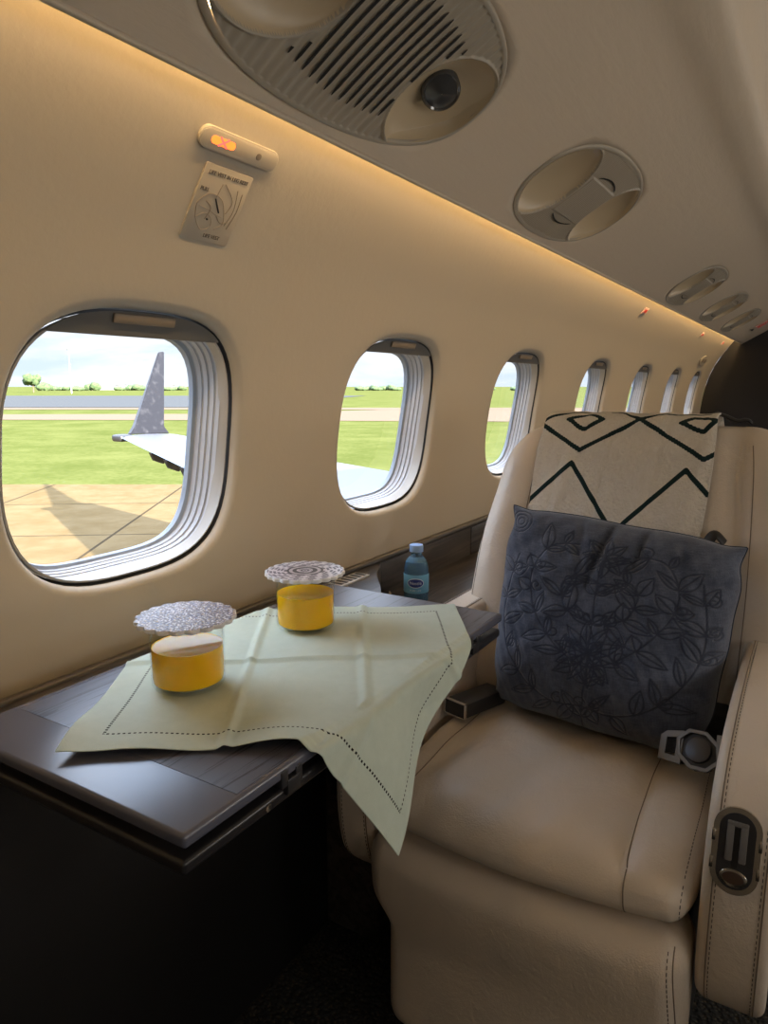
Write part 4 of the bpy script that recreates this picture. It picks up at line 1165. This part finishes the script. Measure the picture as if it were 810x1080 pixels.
# ================================================================== throw over the seat back
def segdist(P, A, B):
    d = B-A; t_ = np.clip(((P-A)@d)/max(1e-12, d@d), 0, 1); return np.linalg.norm(P-A-np.outer(t_, d), axis=1)
BU, BV = 120, 200; BWD = .336; VT, VB = .30, -.26
front = [(yb(z)-.083-.0, z) for z in np.linspace(.72, .955, 14)]
path = front+[(1.490+.0, .985), (1.503, 1.008), (1.530, 1.020), (1.580, 1.022), (1.625, 1.012), (1.652, .985)]+[(yb(z)+.093, z) for z in np.linspace(.95, .80, 6)]
path = smooth_poly([(a, b) for a, b in path], 6)
PA = np.array(path); SL = np.concatenate([[0], np.cumsum(np.linalg.norm(np.diff(PA, axis=0), axis=1))])
itop = int(np.argmin(abs(PA[:, 0]-1.510)+abs(PA[:, 1]-1.012)*2)); stop = SL[itop]
V = []; U2 = []
for i in range(BV):
    s_ = SL[-1]*i/(BV-1); y = np.interp(s_, SL, PA[:, 0]); z = np.interp(s_, SL, PA[:, 1])
    vv_ = stop-s_     # metres down the front from the ridge
    for j in range(BU):
        u = j/(BU-1); x = -.508+BWD*u + .006*math.sin(vv_*16)*(u-.4)-.012*max(0, vv_)*(1-u)*1.2+.010*max(0,-(vv_-.05))*0
        rip = .0022*math.sin(u*21+vv_*5)+.0016*math.sin(u*47+vv_*17)
        V.append((x, y-abs(rip)*(1 if y < 1.55 else -1)-.001, z+(rip*.5 if 1.49 < y < 1.65 else 0)+.001)); U2.append((u*BWD, vv_))
P2 = np.array(U2)
def bp(px, py):
    v_ = (py-446)*.00200 if py > 446 else (py-446)*.0050
    xl = 585-(py-440)*.08; xr_ = 758-(py-440)*.09
    return np.array([(px-xl)/(xr_-xl)*BWD, v_])
lines = [[(578, 455), (626, 486), (683.7, 447.5), (745, 489.6), (765, 478)], [(578, 456), (592, 446), (612, 441), (626, 438.5)], [(652, 438.5), (668, 441), (683.7, 447.5), (700, 442.5), (722, 440), (750, 440)],
         [(609, 450), (630, 443), (646, 449), (628, 461), (609, 450)], [(724, 450.6), (737, 444.5), (757, 447), (745, 461), (724, 450.6)],
         [(574, 545), (618.6, 499.6), (660.7, 563), (668, 566), (729.6, 501), (750, 524)], [(655, 575), (660, 562)], [(560, 560), (575, 545)]]
d = np.full(len(P2), 9.)
for ln in lines:
    q = [bp(*p) for p in ln]
    for a, b_ in zip(q, q[1:]): d = np.minimum(d, segdist(P2, a, b_))
# the pattern repeats over the back side
M_THROW = Mt('cream_cotton_throw', (.66, .58, .47), .9, spec=.2)
mk_ = M_THROW.attr('pattern'); v = M_THROW.vec('Object', (1, 1, .12)); wv = M_THROW.noise(v, 150, 4, .75); v2 = M_THROW.vec('Object'); w2_ = M_THROW.noise(v2, 160, 3, .65)
M_THROW.set('Base Color', M_THROW.mix(mk_.ramp(.35, .6), M_THROW.mix(wv, (.68, .62, .53), (.86, .82, .74)), (.012, .030, .030)))
M_THROW.bump(wv*.9+w2_*.9+mk_*.5, .9, .006)
th = mk('throw_blanket', V, grid_faces(BV, BU), M_THROW, None, True, None, loc=(-.34, 1.53, .9))
set_attr(th, 'pattern', 1-np.clip((d-.0034)/.0022, 0, 1))
tag(th, 'cream woven throw with dark green diamond lines draped over the seat back', 'blanket')
sm = th.modifiers.new('sub', 'SUBSURF'); sm.levels = 1; sm.render_levels = 1
sm = th.modifiers.new('th', 'SOLIDIFY'); sm.thickness = .003; sm.offset = 0
o = tube('hanging_strap', smooth_poly([(-.185, 1.600, 1.026), (-.165, 1.58, 1.020), (-.145, 1.575, 1.012), (-.128, 1.58, 1.014), (-.120, 1.585, 1.008)], 6), .0045, M_BLACK, None, 8, False, (1.4, .8))
tag(o, 'short black strap lying on top of the seat back beside the throw', 'strap')

# ================================================================== blue cushion
TLc, TRc, BRc, BLc = [np.array(p) for p in ((-.512, 1.335, .845), (-.088, 1.330, .810), (-.119, 1.185, .476), (-.498, 1.225, .480))]
PN = 260
nrm_ = np.cross(TRc-TLc, BLc-TLc); nrm_ /= np.linalg.norm(nrm_)
if nrm_[1] > 0: nrm_ = -nrm_
gu = np.linspace(-1, 1, PN); 
def pil(side):
    V = []; Q = []
    for i in range(PN):
        v_ = gu[i]
        for j in range(PN):
            u = gu[j]
            # sides belly out between gathered corners; seams ripple a little
            pu = u*(1+.012*(1-v_*v_)*abs(u)**3-.030*math.exp(-((abs(v_)-.80)/.13)**2)*abs(u)**6)+.005*math.sin(v_*11+u*2)*abs(u)**5
            pv = v_*(1+.004*(1-u*u)*abs(v_)**3-.022*math.exp(-((abs(u)-.84)/.12)**2)*abs(v_)**6)+.006*math.sin(u*8+1)*abs(v_)**5
            a = (pu+1)/2; b_ = (pv+1)/2
            p = (TLc*(1-a)+TRc*a)*(1-b_)+(BLc*(1-a)+BRc*a)*b_
            th_ = (max(0, 1-abs(u)**3.2)*max(0, 1-abs(v_)**3.2))**.5
            T = .100 if side > 0 else .055
            T *= 1+.16*v_
            wr = 0
            if side > 0:
                def fold_(c, sl, w_, v0, v1, dp):
                    return dp*math.exp(-((u-c-sl*(v_+1))/w_)**2)*sst(v1, v0, v_)
                wr += fold_(-.02, -.16, .035, -.75, -.05, -.017)+fold_(.06, -.14, .04, -.8, -.2, .008)
                wr += fold_(.26, -.08, .035, -.8, -.3, -.014)+fold_(.33, .02, .04, -.8, -.4, .007)
                wr += fold_(-.30, .20, .04, -.85, -.3, -.009)+fold_(.55, .10, .04, -.85, -.1, -.008)+fold_(-.62, .05, .05, -.9, -.4, -.007)
                wr += -.010*math.exp(-((v_+.62-.25*(1-u))/.04)**2)*sst(.55, .95, u)
                wr += -.007*math.exp(-((v_-.72+.22*u)/.045)**2)*sst(-.2, -.9, u)-.006*math.exp(-((v_-.50+.1*u)/.04)**2)*sst(.35, .9, u)
                wr += .0034*math.sin(u*10+v_*6+math.sin(v_*5))*math.sin(v_*8-u*4)+.0018*math.sin(u*27+v_*13)*math.cos(v_*19)+.0010*math.sin(u*55-v_*30)
            V.append(tuple(p+nrm_*side*(T*th_+wr*th_)))
            Q.append((u, v_))
    return V, np.array(Q)
Vf, Q = pil(1); Vb, _ = pil(-1)
# stitched foliage: scrolling stems, leaves with veins, rosette
def leafline(c, ang, L, Wd, veins=True):
    c = np.array(c); a = np.array([math.cos(ang), math.sin(ang)]); n = np.array([-a[1], a[0]]); out = []
    for sgn in (1, -1): out.append([c+a*L*t_+n*sgn*Wd*math.sin(PI*t_**.8) for t_ in np.linspace(0, 1, 9)])
    if veins: out.append([c, c+a*L*.85])
    return out
def curl(c, r0_, a0, turns, sg=1): return [[np.array(c)+r0_*(1-.75*t_)*np.array([math.cos(a0+sg*2*PI*turns*t_), math.sin(a0+sg*2*PI*turns*t_)]) for t_ in np.linspace(0, 1, 22)]]
PL = []
rg = random.Random(4)
stems = [[(0, .95), (.02, .5), (0, .05), (-.02, -.4), (.0, -.8)], [(0, .4), (-.25, .30), (-.5, .05), (-.62, -.30), (-.50, -.62), (-.25, -.70)], [(0, .4), (.25, .28), (.5, .0), (.62, -.35), (.48, -.66), (.22, -.68)],
         [(0, .75), (-.3, .78), (-.6, .62), (-.82, .3), (-.85, -.1), (-.78, -.5)], [(0, .75), (.3, .76), (.6, .6), (.82, .25), (.85, -.15), (.76, -.55)], [(-.05, .0), (-.25, -.08), (-.32, -.3), (-.18, -.42)], [(.05, .0), (.25, -.1), (.32, -.32), (.18, -.44)]]
for st_ in stems:
    sp = [np.array(p) for p in smooth_poly(st_, 10)]; PL.append(sp)
    for k in range(3, len(sp)-2, 6):
        dd = sp[k+1]-sp[k-1]; an = math.atan2(dd[1], dd[0])
        for sg in (1, -1):
            if rg.random() < .85: PL += leafline(sp[k], an+sg*(.6+.6*rg.random()), .12+.16*rg.random(), .030+.035*rg.random())
        if rg.random() < .4: PL += curl(sp[k]+np.array([.05, -.04]), .06, rg.random()*6, 1.1, rg.choice((1, -1)))
for k in range(10): PL += leafline((0, .28), k*PI/5+.15, .30, .055)
for k in range(8): PL += leafline((0, -.62), k*PI/4, .20, .045)
for cx_, cy_ in ((-.86, -.84),):
    for r_ in (.04, .08, .12): PL += [[np.array([cx_, cy_])+r_*np.array([math.cos(a), math.sin(a)]) for a in np.linspace(0, 2*PI, 13)]]
d = np.full(len(Q), 9.)
for pl_ in PL:
    for a, b_ in zip(pl_, pl_[1:]):
        lo = np.minimum(a, b_)-.05; hi = np.maximum(a, b_)+.05
        ix = np.where((Q[:, 0] > lo[0]) & (Q[:, 0] < hi[0]) & (Q[:, 1] > lo[1]) & (Q[:, 1] < hi[1]))[0]
        if len(ix): d[ix] = np.minimum(d[ix], segdist(Q[ix], np.array(a), np.array(b_)))
M_PIL = Mt('slate_blue_linen', (.060, .075, .115), .85, spec=.25, Sheen_Weight=.25)
em = M_PIL.attr('stitch'); v = M_PIL.vec('Object'); n = M_PIL.noise(v, 24, 4, .65); v3 = M_PIL.vec('Object', (1, 1, 9)); v4 = M_PIL.vec('Object', (9, 9, 1)); slub = M_PIL.noise(v3, 60, 3)*.5+M_PIL.noise(v4, 45, 3)*.5
M_PIL.set('Base Color', M_PIL.mix(em, M_PIL.mix((n*.5+slub*.5).ramp(.35, .65), (.040, .050, .082), (.090, .108, .155)), (.028, .036, .062)))
M_PIL.bump(em*1.0+M_PIL.noise(v, 420, 2)*.35, .6, .003)
nf = len(Vf)
t = thing('scatter_cushion', 'square slate blue cushion with stitched leaf pattern leaning on the seat back', 'cushion', tuple((BLc+BRc)/2))
o = mk('cover', Vf+Vb, [f[::-1] for f in grid_faces(PN, PN)]+grid_faces(PN, PN, off=nf), M_PIL, t, True, None)
set_attr(o, 'stitch', np.concatenate([1-np.clip((d-.0045)/.007, 0, 1), np.zeros(nf)]))
bm = bmesh.new(); bm.from_mesh(o.data); bmesh.ops.remove_doubles(bm, verts=bm.verts, dist=2e-4); bmesh.ops.recalc_face_normals(bm, faces=bm.faces); bm.to_mesh(o.data); bm.free()
rim_ = [Vf[j] for j in range(PN)]+[Vf[i*PN+PN-1] for i in range(1, PN)]+[Vf[(PN-1)*PN+j] for j in range(PN-2, -1, -1)]+[Vf[i*PN] for i in range(PN-2, 0, -1)]
tube('edge_seam', rim_[::2], .0016, Mt('cushion_seam_navy', (.02, .028, .05), .8), t, 6, True)
